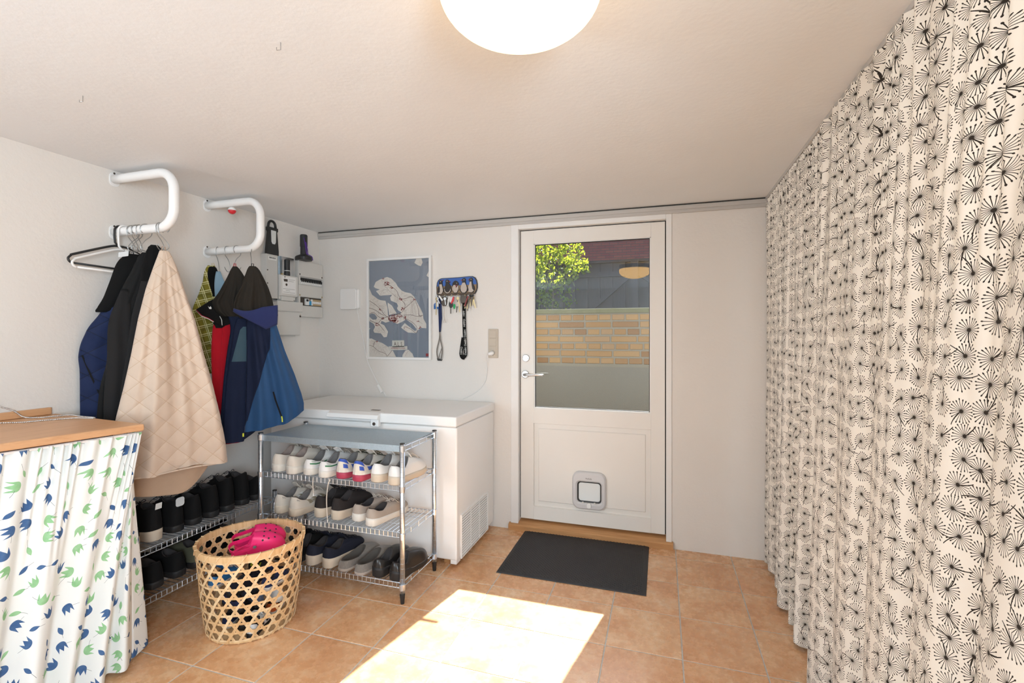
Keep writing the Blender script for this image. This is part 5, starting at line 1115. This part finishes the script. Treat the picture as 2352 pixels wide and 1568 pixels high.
pp = part('light_panel', MB().prism([(-.022, .168), (.022, .168), (.020, .09), (.012, .075), (-.010, .075), (-.018, .09)], .0135, .0155, lambda a, b, d: (d, a, b)), 'price_tag', wl)
for r in range(7):
    for c_ in range(3): part('diode', MB().lathe([(0, 0), (.0042, 0), (.003, .0015), (0, .0015)], (.0155, -.012+c_*.011, .092+r*.0115), 8, 'x', False), 'pale_plastic', pp)
tr = thing('torch', 'black torch standing on its wide head, purple wrist strap, on the distribution board', 'torch', (XL+.036, 2.915, 1.902))
part('head', MB().lathe([(0, 0), (.058, 0), (.060, .006), (.060, .024), (.052, .032), (.034, .040), (.026, .044), (0, .044)], (.026, 0, 0), 26, 'z', False), 'black', tr)
part('barrel', MB().lathe([(0, .040), (.024, .040), (.024, .10), (.0265, .105), (.0265, .185), (.022, .192), (0, .192)], (.026, 0, 0), 22, 'z', False), 'rubber', tr)
part('switch', MB().box((.048, -.020, .135), (.056, -.006, .165)), 'black', tr, bevel=.002)
flat('purple_cord', (.11, .035, .32), .8)
part('wrist_strap', MB().tube(smooth([(.046, -.020, .165), (.058, -.018, .10), (.062, -.012, .05), (.060, .004, .045), (.056, .002, .09), (.050, -.014, .150)], 26).tolist(), .0028, 6), 'purple_cord', tr, smooth=True)
part('strap_end', MB().tube(smooth([(.062, -.012, .05), (.092, .006, .030), (.094, .012, -.010), (.030, .018, -.034), (.024, .018, -.05)], 18).tolist() if False else smooth([(.060, -.004, .046), (.090, .010, .028), (.0915, .018, .005), (.0915, .018, .001)], 12).tolist(), .0028, 6), 'purple_cord', tr, smooth=True)

# ------------------------------------------------------------------ back wall: router, framed map, key board, switches
def wb(name, m, x0, x1, z0, z1, d0, d1, parent, **k): return part(name, MB().box((x0, YB-d1, z0), (x1, YB-d0, z1)), m, parent, world=True, **k)
rt = thing('wall_router', 'blank white square router box on the back wall near the corner', 'router', (-2.30, YB, 1.62))
part('case', MB().loft([[(a, YB-.001, b) for a, b in rrect(-2.378, 1.550, -2.222, 1.700, .012)], [(a, YB-.024, b) for a, b in rrect(-2.378, 1.550, -2.222, 1.700, .012)], [(a, YB-.030, b) for a, b in rrect(-2.371, 1.557, -2.229, 1.693, .012)]], True, True, True), 'white_plastic', rt, world=True)
part('front_cover', MB().prism(rrect(-2.384, 1.546, -2.240, 1.704, .016), YB-.036, YB-.030, lambda a, b, d: (a, d, b)), 'white_plastic', rt, world=True, bevel=.003)
cb = thing('power_cord', 'thin white cord with an inline switch running from the router down behind the freezer', 'cord', (-2.2, YB, 1.5))
CP = smooth([(-2.246, YB-.012, 1.556), (-2.240, YB-.006, 1.50), (-2.195, YB-.010, 1.33), (-2.146, YB-.031, 1.17), (-2.095, YB-.020, 1.05), (-2.048, YB-.010, .962), (-2.015, YB-.010, .92), (-1.99, YB-.008, .885)], 50).tolist()
part('cable', MB().tube(CP, .0028, 6), 'white_plastic', cb, smooth=True, world=True)
sd_ = (Vector((-2.018, 0, .916))-Vector((-2.052, 0, .968))).normalized(); sn_ = Vector((-sd_.z, 0, sd_.x)); so_ = Vector((-2.035, YB-.022, .942))
part('inline_switch', MB().add([tuple(so_+sd_*a*.034+sn_*b*.010+Vector((0, c_*.009, 0))) for c_ in (-1, 1) for a, b in ((-1, -1), (1, -1), (1, 1), (-1, 1))], [(0,1,2,3),(7,6,5,4),(0,4,5,1),(1,5,6,2),(2,6,7,3),(3,7,4,0)]), 'white_plastic', cb, world=True, bevel=.003)
# framed map: the frame hangs flat on the wall
PX0_, PX1_, PZ0_, PZ1_ = -2.152, -1.607, 1.164, 1.928
mp = thing('framed_map', 'white framed blue-grey road map of an island on the back wall', 'picture', ((PX0_+PX1_)/2, YB, 1.546))
fw = .017
fb_ = MB()
for a, b in (((PX0_, PZ0_), (PX0_+fw, PZ1_)), ((PX1_-fw, PZ0_), (PX1_, PZ1_)), ((PX0_+fw, PZ0_), (PX1_-fw, PZ0_+fw)), ((PX0_+fw, PZ1_-fw), (PX1_-fw, PZ1_))): fb_.box((a[0], YB-.026, a[1]), (b[0], YB-.001, b[1]))
part('frame', fb_, 'frame', mp, world=True, bevel=.0015)
flat('map_sea', (.235, .255, .315), .7); flat('map_land', (.74, .66, .615), .8); flat('map_road', (.17, .11, .105), .8); flat('map_lane', (.50, .40, .37), .8); flat('map_town', (.32, .045, .05), .8)
wb('sea_sheet', 'map_sea', PX0_+.012, PX1_-.012, PZ0_+.012, PZ1_-.012, .004, .012, mp)
IX0, IX1, IZ0, IZ1 = PX0_+fw, PX1_-fw, PZ0_+fw, PZ1_-fw
# the sheet's own plan: (a, b) from its lower left corner, in units of its size
PC = [(131, 121), (950, 93), (915, 1452), (100, 1428)]
def plan(u, v):
    a, b = .5, .5
    for _ in range(12):
        x = (1-a)*(1-b)*100+a*(1-b)*915+(1-a)*b*131+a*b*950; y = (1-a)*(1-b)*1428+a*(1-b)*1452+(1-a)*b*121+a*b*93
        a += (u-x)/817; b += (y-v)/1330
    return min(1, max(0, a)), min(1, max(0, b))
def mpt(u, v, d):
    a, b = plan(u, v); return (IX0+a*(IX1-IX0), YB-.012-d, IZ0+b*(IZ1-IZ0))
from mathutils.geometry import tessellate_polygon
def area_mb(polys, d):
    mb = MB()
    for P in polys:
        V = [mpt(u, v, d) for u, v in P]; T = tessellate_polygon([[Vector((p[0], p[2], 0)) for p in V]])
        mb.add(V, [t if ((Vector(V[t[1]])-Vector(V[t[0]])).cross(Vector(V[t[2]])-Vector(V[t[0]]))).y < 0 else t[::-1] for t in T])
    return mb
land = [[(185, 470), (215, 405), (280, 370), (375, 340), (430, 360), (490, 420), (520, 475), (570, 530), (610, 550), (690, 570), (730, 610), (770, 690), (810, 770), (845, 850), (850, 920), (885, 990), (885, 1050), (815, 1045), (770, 1075), (750, 1115), (640, 1105), (590, 1070), (550, 1035), (600, 975), (640, 1010), (700, 1060), (740, 1090), (757, 1060), (700, 985), (620, 925), (560, 960), (500, 985), (430, 950), (385, 905), (400, 880), (490, 860), (560, 830), (510, 795), (500, 770), (515, 740), (500, 700), (420, 665), (410, 620), (440, 585), (270, 595), (215, 530), (270, 510), (210, 490)],
        [(375, 690), (430, 730), (465, 790), (495, 840), (440, 850), (390, 860), (383, 790), (372, 720)],
        [(120, 490), (160, 580), (240, 640), (275, 655), (345, 665), (370, 760), (375, 860), (400, 920), (390, 950), (340, 965), (285, 940), (270, 975), (320, 1000), (370, 1090), (350, 1160), (310, 1165), (270, 1110), (180, 1100), (165, 1070), (190, 1020), (175, 980), (110, 940), (112, 880), (160, 920), (210, 920), (225, 890), (190, 845), (150, 835), (115, 850)],
        [(775, 100), (845, 97), (860, 150), (835, 200), (800, 190), (750, 155)], [(945, 255), (905, 330), (930, 355), (945, 340)],
        [(105, 1180), (140, 1180), (210, 1215), (290, 1245), (370, 1300), (375, 1340), (430, 1350), (470, 1435), (100, 1428)], [(560, 1410), (600, 1350), (640, 1340), (690, 1390), (710, 1445), (555, 1440)], [(106, 1035), (125, 1035), (108, 1060)]]
part('map_land', area_mb(land, .0005), 'map_land', mp, world=True)
def ribbon(mb, P, w, d):
    Q = [mpt(u, v, d) for u, v in P]; Q = smooth(Q, max(6, 4*len(Q))) if len(Q) > 2 else np.array(Q)
    t = np.gradient(Q, axis=0); nn = np.stack([-t[:, 2], 0*t[:, 0], t[:, 0]], 1); nn /= np.linalg.norm(nn, axis=1)[:, None]+1e-9
    V = np.concatenate([Q-nn*w/2, Q+nn*w/2]); k = len(Q); mb.add(V, [(i, i+1, k+i+1, k+i) for i in range(k-1)])
roads = [[(350, 415), (430, 470), (500, 530), (530, 600), (560, 650), (605, 710), (605, 770), (560, 830), (490, 860), (440, 850), (380, 885), (330, 860), (280, 790), (215, 725), (120, 660)], [(560, 650), (620, 640), (690, 615), (740, 650)], [(605, 775), (680, 710), (745, 650)], [(740, 650), (780, 760), (800, 880), (845, 870)], [(500, 855), (545, 855), (600, 905), (680, 950), (755, 1020), (760, 1090)], [(590, 865), (690, 865), (760, 885), (840, 875)], [(590, 1060), (600, 1025), (680, 1060), (745, 1112), (770, 1080)], [(380, 885), (300, 905), (240, 965)], [(120, 930), (200, 965), (250, 990), (320, 1080)], [(115, 760), (200, 790), (270, 840), (320, 865)], [(115, 840), (180, 825), (240, 880), (300, 910)], [(100, 1270), (160, 1290), (230, 1350), (330, 1390), (350, 1425), (420, 1345)], [(160, 1290), (180, 1230), (215, 1215)], [(320, 440), (430, 560), (500, 620), (560, 650)], [(690, 615), (700, 735), (715, 860)], [(330, 1380), (290, 1310), (360, 1290)], [(590, 1430), (640, 1360), (700, 1400)], [(760, 1020), (775, 955), (835, 990)], [(270, 595), (320, 520), (400, 520)]]
rm = MB(); [ribbon(rm, P, .0030, .0012) for P in roads[:13]]; part('map_road', rm, 'map_road', mp, world=True)
ln = MB(); [ribbon(ln, P, .0020, .0010) for P in roads[13:]]
def inside(P, u, v):
    c_ = False
    for (a, b), (p, q) in zip(P, P[1:]+P[:1]):
        if (b > v) != (q > v) and u < (p-a)*(v-b)/(q-b)+a: c_ = not c_
    return c_
for P in land:
    us_, vs_ = [p[0] for p in P], [p[1] for p in P]; n_ = int((max(us_)-min(us_))*(max(vs_)-min(vs_))/900)
    for _ in range(n_):
        u, v = rng.uniform(min(us_), max(us_)), rng.uniform(min(vs_), max(vs_)); a = rng.uniform(0, PI); r = rng.uniform(14, 34)
        q = [(u+math.cos(a)*r*f+rng.normal()*4, v+math.sin(a)*r*f+rng.normal()*4) for f in (-1, 0, 1)]
        if all(inside(P, *x) for x in q): ribbon(ln, q, .0010, .0008)
part('map_lane', ln, 'map_lane', mp, world=True)
tw = MB()
for u, v, r, n_ in ((445, 905, 62, 90), (480, 950, 35, 30), (370, 430, 34, 26), (435, 490, 20, 10), (560, 645, 22, 10), (580, 780, 24, 14), (605, 905, 24, 12), (740, 655, 14, 6), (225, 985, 28, 18), (305, 905, 18, 10), (270, 790, 15, 8), (800, 1040, 18, 8), (775, 955, 10, 4), (525, 885, 40, 20), (210, 1220, 12, 4), (325, 365, 14, 6)):
    for _ in range(n_):
        a, k = rng.uniform(0, 2*PI), r*math.sqrt(rng.uniform(0, 1)); p = mpt(u+math.cos(a)*k*1.1, v+math.sin(a)*k*.8, .0015); w, h = rng.uniform(.002, .005), rng.uniform(.002, .004)
        tw.add([(p[0]-w, p[1], p[2]-h), (p[0]+w, p[1], p[2]-h*.5), (p[0]+w*.6, p[1], p[2]+h), (p[0]-w*.7, p[1], p[2]+h*.7)], [(0, 1, 2, 3)])
tag(part('map_town', tw, 'map_town', mp, world=True), kind='stuff')
def card(name, u0, v0, u1, v1, d, m): return part(name, area_mb([[(u0, v0), (u1, v0), (u1, v1), (u0, v1)]], d), m, mp, world=True)
flat('map_card', (.66, .615, .57), .8); flat('map_ink', (.10, .06, .06), .8)
card('title_card', 425, 1210, 588, 1300, .0022, 'map_card'); card('title_card', 375, 1290, 628, 1342, .0022, 'map_card'); card('corner_mark', 870, 1395, 910, 1435, .0022, 'map_town')
def mtext(body, u, v, size, sx, m):
    p = mpt(u, v, .0026); text('lettering', body, size, m, mp, lambda a, b, d: (p[0]+a*sx-mp.location.x, p[1]-d-mp.location.y, p[2]+b-mp.location.z))
mtext('A L S', 505, 1263, .043, .78, 'map_ink'); mtext('SØNDERJYLLAND', 502, 1318, .0175, .88, 'map_town')
wb('map_glass', 'glass', IX0, IX1, IZ0, IZ1, .0175, .0190, mp)
# key board with five painted penguins
kb = thing('key_rack', 'painted wooden key board with five penguins on the back wall', 'key rack', (-1.408, YB, 1.71))
SU = (1.768-1.648)/ (720-100)      # metres per unit of the drawing grid below
def kpt(u, v, d): return (-1.568+(u-130)*(.321/1660)-kb.location.x, -.004-d, 1.766-(v-95)*SU-.0*u-kb.location.z)
def kshape(name, P, m, d0, d1, bevel=0):
    return part(name, MB().prism([(p[0], p[1]) for p in P][::-1], d0, d1, lambda a, b, d: kpt(a, b, d)), m, kb, bevel=bevel)
def blob(cx, cy, rx, ry, n=20, a0=0, a1=2*PI): return [(cx+rx*math.cos(a), cy+ry*math.sin(a)) for a in np.linspace(a0, a1, n, endpoint=(a1-a0 < 6))]
flat('rack_blue', (.035, .12, .42), .5); flat('rack_tan', (.30, .20, .11), .6); flat('penguin_black', (.022, .016, .014), .5); flat('penguin_white', (.52, .45, .39), .6); flat('beak_red', (.22, .03, .03), .5); flat('brown_wood', (.10, .065, .04), .6)
bord = [(135, 690), (130, 450), (150, 300), (200, 200), (270, 150), (360, 130), (1000, 120), (1450, 95), (1600, 100), (1700, 150), (1760, 250), (1785, 380), (1785, 520), (1750, 650), (1690, 745), (150, 745)]
kshape('board', bord, 'penguin_black', -.003, .008)
c0, c1 = 940, 420
inn = [(c0+(u-c0)*.968, c1+(v-c1)*.93) for u, v in bord]
kshape('sky_panel', [p for p in inn if p[1] < 400]+[(1755, 400), (160, 440)], 'rack_blue', .008, .0085)
kshape('ground_panel', [(160, 440), (1755, 395), (1750, 560), (1665, 715), (170, 715), (150, 600)], 'rack_tan', .008, .0085)
kshape('foot_strip', [(230, 700), (1640, 690), (1640, 780), (240, 800)], 'brown_wood', .008, .013)
pg = [dict(body=[(250, 250), (300, 200), (360, 215), (390, 260), (385, 340), (430, 500), (440, 620), (400, 710), (220, 715), (180, 640), (190, 520), (240, 400)], belly=[(262, 365), (365, 355), (400, 500), (420, 600), (385, 690), (330, 725), (225, 705), (290, 650), (295, 520)], beak=[(370, 195), (455, 200), (385, 240)], eye=(320, 262)),
      dict(body=[(520, 220), (580, 185), (650, 205), (680, 270), (670, 340), (740, 440), (775, 560), (745, 670), (600, 725), (470, 680), (440, 580), (500, 440), (525, 350)], belly=None, beak=[(660, 225), (700, 260), (715, 310), (690, 285), (660, 290)], eye=(585, 252)),
      dict(body=[(795, 440), (810, 330), (870, 260), (930, 240), (1000, 265), (1050, 340), (1055, 480), (1035, 620), (970, 715), (880, 715), (800, 620)], belly=[(808, 480), (850, 405), (910, 400), (940, 450), (940, 520), (1050, 410), (1045, 560), (985, 680), (890, 690), (830, 620), (800, 560)], beak=[(930, 400), (1010, 400), (945, 500)], eye=(980, 340)),
      dict(body=[(1190, 215), (1230, 165), (1290, 155), (1340, 200), (1335, 280), (1345, 360), (1410, 500), (1420, 620), (1330, 715), (1180, 705), (1080, 600), (1120, 480), (1190, 370)], belly=[(1215, 330), (1305, 325), (1355, 420), (1390, 530), (1370, 630), (1300, 695), (1210, 690), (1150, 620), (1130, 530), (1160, 430)], beak=[(1130, 235), (1195, 200), (1205, 255)], eye=(1270, 222)),
      dict(body=[(1470, 205), (1520, 155), (1580, 150), (1620, 200), (1615, 280), (1610, 340), (1680, 480), (1705, 570), (1640, 690), (1450, 690), (1430, 600), (1430, 500), (1490, 360)], belly=[(1505, 300), (1565, 295), (1575, 420), (1600, 560), (1665, 635), (1570, 690), (1445, 675), (1455, 590), (1435, 500), (1480, 400)], beak=[(1420, 240), (1480, 200), (1490, 250)], eye=(1552, 215))]
for q in pg:
    b_ = kshape('penguin', q['body'], 'penguin_black', .008, .014)
    def sub(nm, P, m, d0, d1): part(nm, MB().prism(P[::-1], d0, d1, lambda a, b, d: kpt(a, b, d)), m, b_)
    if q['belly']: sub('belly', q['belly'], 'penguin_white', .014, .0155)
    else: sub('belly', [(465, 560), (490, 640), (550, 695), (620, 705), (690, 670), (735, 590), (725, 535), (705, 600), (650, 660), (600, 672), (540, 655), (500, 600), (485, 540)], 'penguin_white', .014, .0155)
    sub('beak', q['beak'], 'beak_red', .009, .0145); sub('eye', blob(*q['eye'], 15, 17, 10), 'penguin_white', .014, .0155)
for i in range(6):
    u = 270+i*270; x, y, z = kpt(u, 760, .013)
    part('hook', MB().tube([(x, y+.002, z), (x, y-.014, z-.002), (x, y-.018, z-.012), (x, y-.018, z-.002)], .0016, 6), 'brass', kb)
def kw(u, v, d=.02): p = kpt(u, v, d); return Vector((p[0]+kb.location.x, YB+p[1], p[2]+kb.location.z))
def keyring(label, u, v=770, d=.022):
    p = kw(u, v, d); t = thing('key_bunch', label, 'keys', p, group='keys on the penguin board')
    part('ring', MB().tube(arc((0, -.008), .010, 0, 2*PI, 16, 'xz', 0)[:-1], .0011, 5, True), 'steel', t, smooth=True); return t
def key(t, ang, L=.052, m='brass', d=0, head=.011):
    c_, s_ = math.cos(ang), math.sin(ang); f = lambda a, b, dd: (a*c_-b*s_, d+dd, -.016+a*s_+b*c_)
    prof = [(-.003, -head*1.9), (-.003, -L), (0, -L-.003), (.003, -L), (.003, -L*.85), (.0045, -L*.82), (.003, -L*.75), (.0045, -L*.68), (.003, -L*.6), (.003, -head*1.9)]
    part('key', MB().prism([(head*math.cos(a), -head+head*.9*math.sin(a)) for a in np.linspace(-PI*.40, 1.4*PI, 14)]+prof[:1]+prof[1:], -.001, .001, f), m, t)
flat('fob_blue', (.012, .12, .40), .5); flat('fob_green', (.01, .42, .12), .5); flat('fob_cream', (.60, .52, .44), .6)
k1 = keyring('blue and white key fob with keys at the left end of the penguin board', 190)
part('fob', MB().box((-.024, -.006, -.100), (.014, .002, -.070)), 'fob_blue', k1, bevel=.003); part('fob_head', MB().box((-.008, -.007, -.085), (.014, .001, -.050)), 'price_tag', k1, bevel=.003); part('fob_arm', MB().add([(-.026, -.004, -.068), (-.008, -.004, -.052), (-.006, -.004, -.070), (-.026, 0, -.068), (-.008, 0, -.052), (-.006, 0, -.070)], [(0,1,2),(5,4,3),(0,3,4,1),(1,4,5,2),(2,5,3,0)]), 'fob_blue', k1)
key(k1, .5, .05, 'steel', -.004); key(k1, -.15, .045, 'dark_metal', .004); part('tag_strip', strip([(.020, -.006, -.005), (.034, -.007, -.022), (.046, -.006, -.040)], .012), 'white_thread', k1)
key(k1, -.02, .125, 'brass', -.008, .006)
k2 = keyring('dark leather key pouch with a frayed cord hanging below, second hook', 530)
part('pouch', MB().prism([(-.030, -.012), (.006, -.010), (.020, -.06), (.004, -.080), (-.016, -.080), (-.032, -.055)], -.006, .002, lambda a, b, d: (a, d, b)), 'dark_metal', k2, bevel=.002)
part('cord', MB().tube([(-.012, 0, -.078), (-.006, -.002, -.11), (-.008, -.001, -.145), (-.005, 0, -.17), (-.012, 0, -.20)], .0022, 5), 'fob_cream', k2); part('cord', MB().tube([(-.005, 0, -.165), (.001, 0, -.185), (.003, 0, -.198)], .0014, 5), 'fob_cream', k2)
key(k2, .12, .055, 'steel', -.009); key(k2, .35, .05, 'dark_metal', .004)
k3 = keyring('black car key with white and red fob on the middle hook', 800)
part('fob', MB().prism([(-.016, -.018), (.012, -.014), (.012, -.03), (-.004, -.060), (-.016, -.046)], -.008, -.002, lambda a, b, d: (a, d, b)), 'price_tag', k3, bevel=.002); part('fob_edge', MB().prism([(.012, -.012), (.022, -.016), (.018, -.045), (-.002, -.068), (-.006, -.060)], -.009, -.001, lambda a, b, d: (a, d, b)), 'float_red', k3, bevel=.002)
part('key_head', MB().prism([(-.018, -.052), (.008, -.060), (.008, -.082), (-.002, -.095), (-.012, -.095), (-.020, -.080)], -.007, .003, lambda a, b, d: (a, d, b)), 'black', k3, bevel=.003); part('key_blade', MB().box((-.010, -.004, -.135), (-.004, -.001, -.094)), 'dark_metal', k3)
part('white_strip', strip([(-.020, -.004, -.012), (-.026, -.005, -.05), (-.031, -.004, -.078)], .010), 'white_thread', k3)
k4 = keyring('keys with a green fob and a cream tag right of the car key', 1050)
part('green_fob', MB().lathe([(0, 0), (.007, -.006), (.008, -.02), (.004, -.036), (0, -.038)], (-.026, -.006, -.065), 14, 'z', False), 'fob_green', k4, smooth=True)
part('tag', MB().prism(rrect(-.010, -.084, .014, -.052, .004), -.008, -.003, lambda a, b, d: (a, d, b)), 'fob_cream', k4, bevel=.001)
key(k4, -.1, .11, 'dark_metal', -.002, .008); key(k4, .12, .108, 'brass', .003, .009); key(k4, .28, .07, 'brass', -.010)
k5 = keyring('dense bunch of brass and red-brown keys near the right end of the board', 1500)
for a, L, m, d in ((-.5, .075, 'brass', -.008), (-.35, .08, 'dark_metal', -.004), (-.2, .085, 'brass', 0), (-.42, .09, 'brass', .004), (-.08, .10, 'dark_metal', -.010), (.1, .07, 'brass', .006)): key(k5, a, L, m, d)
part('red_strap', strip([(-.004, -.012, -.012), (-.018, -.014, -.05), (-.030, -.012, -.085)], .010), 'beak_red', k5)
k6 = keyring('bunch of pale brass keys at the right end of the penguin board', 1640)
for a, L, m, d in ((.05, .06, 'brass', -.004), (.25, .085, 'brass', 0), (.12, .075, 'fob_cream', .004), (-.12, .065, 'dark_metal', -.008)): key(k6, a, L, m, d)
part('fob', MB().sphere((-.008, -.004, -.010), .013, 12, 8, (1.4, .6, .8)), 'black', k6, smooth=True)
# lanyards
def wallp(u, v, d=.010): x = -1.568+(u-1004)*(.321/94); z = 1.1805+(822-v)*(.587/186); return (x, YB-d, z)
l1 = thing('lanyard', 'dark blue and grey lanyard ending in an open loop, left of the two', 'lanyard', kw(250, 770, .02), group='lanyards')
part('strap', strip([tuple(kw(250, 770, .02)), wallp(1012, 690, .012), wallp(1013, 730), wallp(1012, 762)], [.022, .026, .028, .014], .0015), 'dark_blue', l1, world=True)
part('strap', strip(smooth([wallp(1012, 760), wallp(1011, 778), wallp(1005, 805), wallp(1007, 822), wallp(1009, 826)], 14).tolist(), .009, .0015), 'felt', l1, world=True); part('strap', strip(smooth([wallp(1012, 762, .013), wallp(1013.5, 778, .013), wallp(1018, 802, .013), wallp(1016, 822, .013), wallp(1015, 826, .013)], 14).tolist(), .009, .0015), 'felt', l1, world=True)
part('strap', strip(smooth([wallp(1017, 800, .014), wallp(1013, 812, .016), wallp(1010, 825, .014)], 8).tolist(), .006, .0012), 'felt', l1, world=True)
part('end_clip', MB().add([wallp(1005.5, 823), wallp(1018, 825), wallp(1016.5, 829), wallp(1007, 828.5), wallp(1005.5, 823, .014), wallp(1018, 825, .014), wallp(1016.5, 829, .014), wallp(1007, 828.5, .014)], [(0,1,2,3),(7,6,5,4),(0,4,5,1),(1,5,6,2),(2,6,7,3),(3,7,4,0)]), 'black', l1, world=True)
text('lettering', 'Lion', .012, 'price_tag', l1, lambda a, b, d: tuple(Vector(wallp(1014.5, 752, .0125+d))+Vector((-b, 0, a))-l1.location)) if False else None
l2 = thing('lanyard', 'black lanyard printed with white lettering hanging from the penguin board', 'lanyard', kw(1270, 770, .02), group='lanyards')
part('buckle', MB().prism([(-.020, 0), (.020, .002), (.024, -.035), (.018, -.062), (-.018, -.062), (-.024, -.035)], -.008, .006, lambda a, b, d: (a, d, b)), 'dark_metal', l2, bevel=.003)
part('strap', strip(smooth([tuple(kw(1290, 1020, .018)), wallp(1068, 720, .012), wallp(1069, 760, .012), wallp(1071, 800, .012), wallp(1071, 814, .012), wallp(1067, 820, .012)], 22).tolist(), .027, .0015), 'black_cloth', l2, world=True)
part('strap', strip(smooth([wallp(1066, 775, .009), wallp(1063, 795, .009), wallp(1061, 812, .009), wallp(1064, 820, .009), wallp(1069, 821, .010)], 18).tolist(), .027, .0015), 'black_cloth', l2, world=True)
for body, u, v, lean, up_ in (('HIPPO', 1068.0, 718, .0, 1), ('HIPPO', 1069, 742, -.02, 1), ('HIPPO', 1070, 766, -.02, -1), ('HIPPO', 1070.6, 786, -.02, -1), ('HIPPO', 1071.2, 806, 0, -1), ('HIPPO', 1062, 805, .09, 1)):
    p = Vector(wallp(u, v, .0145 if u > 1065 else .0115))-l2.location
    text('lettering', body, .021, 'white_thread', l2, lambda a, b, d: (p.x-b*up_+lean*a*up_, p.y-d, p.z+a*up_), sx=.95)
key(l2, .55, .055, 'beak_red', -.006)
# switches and plug
sp = thing('switch_plate', 'beige three-gang switch and socket plate beside the door', 'switch', (-1.130, YB, 1.287))
part('plate', MB().prism(rrect(-.036, -.102, .036, .102, .004), -.010, -.001, lambda a, b, d: (a, d, b)), 'switch', sp, bevel=.002)
for z in (.064, .007): part('rocker', MB().prism(rrect(-.027, z-.026, .025, z+.026, .002), -.014, -.010, lambda a, b, d: (a, d, b)), 'switch', sp, bevel=.002)
so = part('socket', MB().prism(rrect(-.027, -.090, .025, -.026, .002), -.0125, -.010, lambda a, b, d: (a, d, b)), 'switch', sp, bevel=.001)
part('earth_hole', MB().lathe([(0, 0), (.003, 0), (0, -.0004)], (.0, -.0125, -.083), 10, 'y', False), 'dark_metal', so)
pl = thing('plug', 'white plug with thin white cord in the socket beside the door', 'plug', (-1.138, YB-.013, 1.222))
part('body', MB().tube([(.008, 0, 0), (.004, -.020, -.004), (-.010, -.034, -.008), (-.016, -.036, -.010)], [.016, .0155, .011, .006], 14), 'white_plastic', pl, smooth=True)
part('cable', MB().tube(smooth([(-.016, -.036, -.010), (-.030, -.020, -.04), (-.036, .006, -.10), (-.05, .008, -.20), (-.12, .008, -.28), (-.22, .006, -.335)], 40).tolist(), .0020, 6), 'white_plastic', pl, smooth=True)
# small wire hooks in the ceiling
for lab, x, y in (('bent wire hook in the ceiling left of the lamp', -1.021, 1.079), ('bent wire hook in the ceiling at the far left', -1.895, 1.114)):
    h_ = thing('ceiling_hook', lab, 'hook', (x, y, H)); part('wire', MB().tube([(0, 0, 0), (0, 0, -.020), (-.010, -.004, -.022), (-.010, -.004, -.014)], .0011, 5), 'wire', h_)
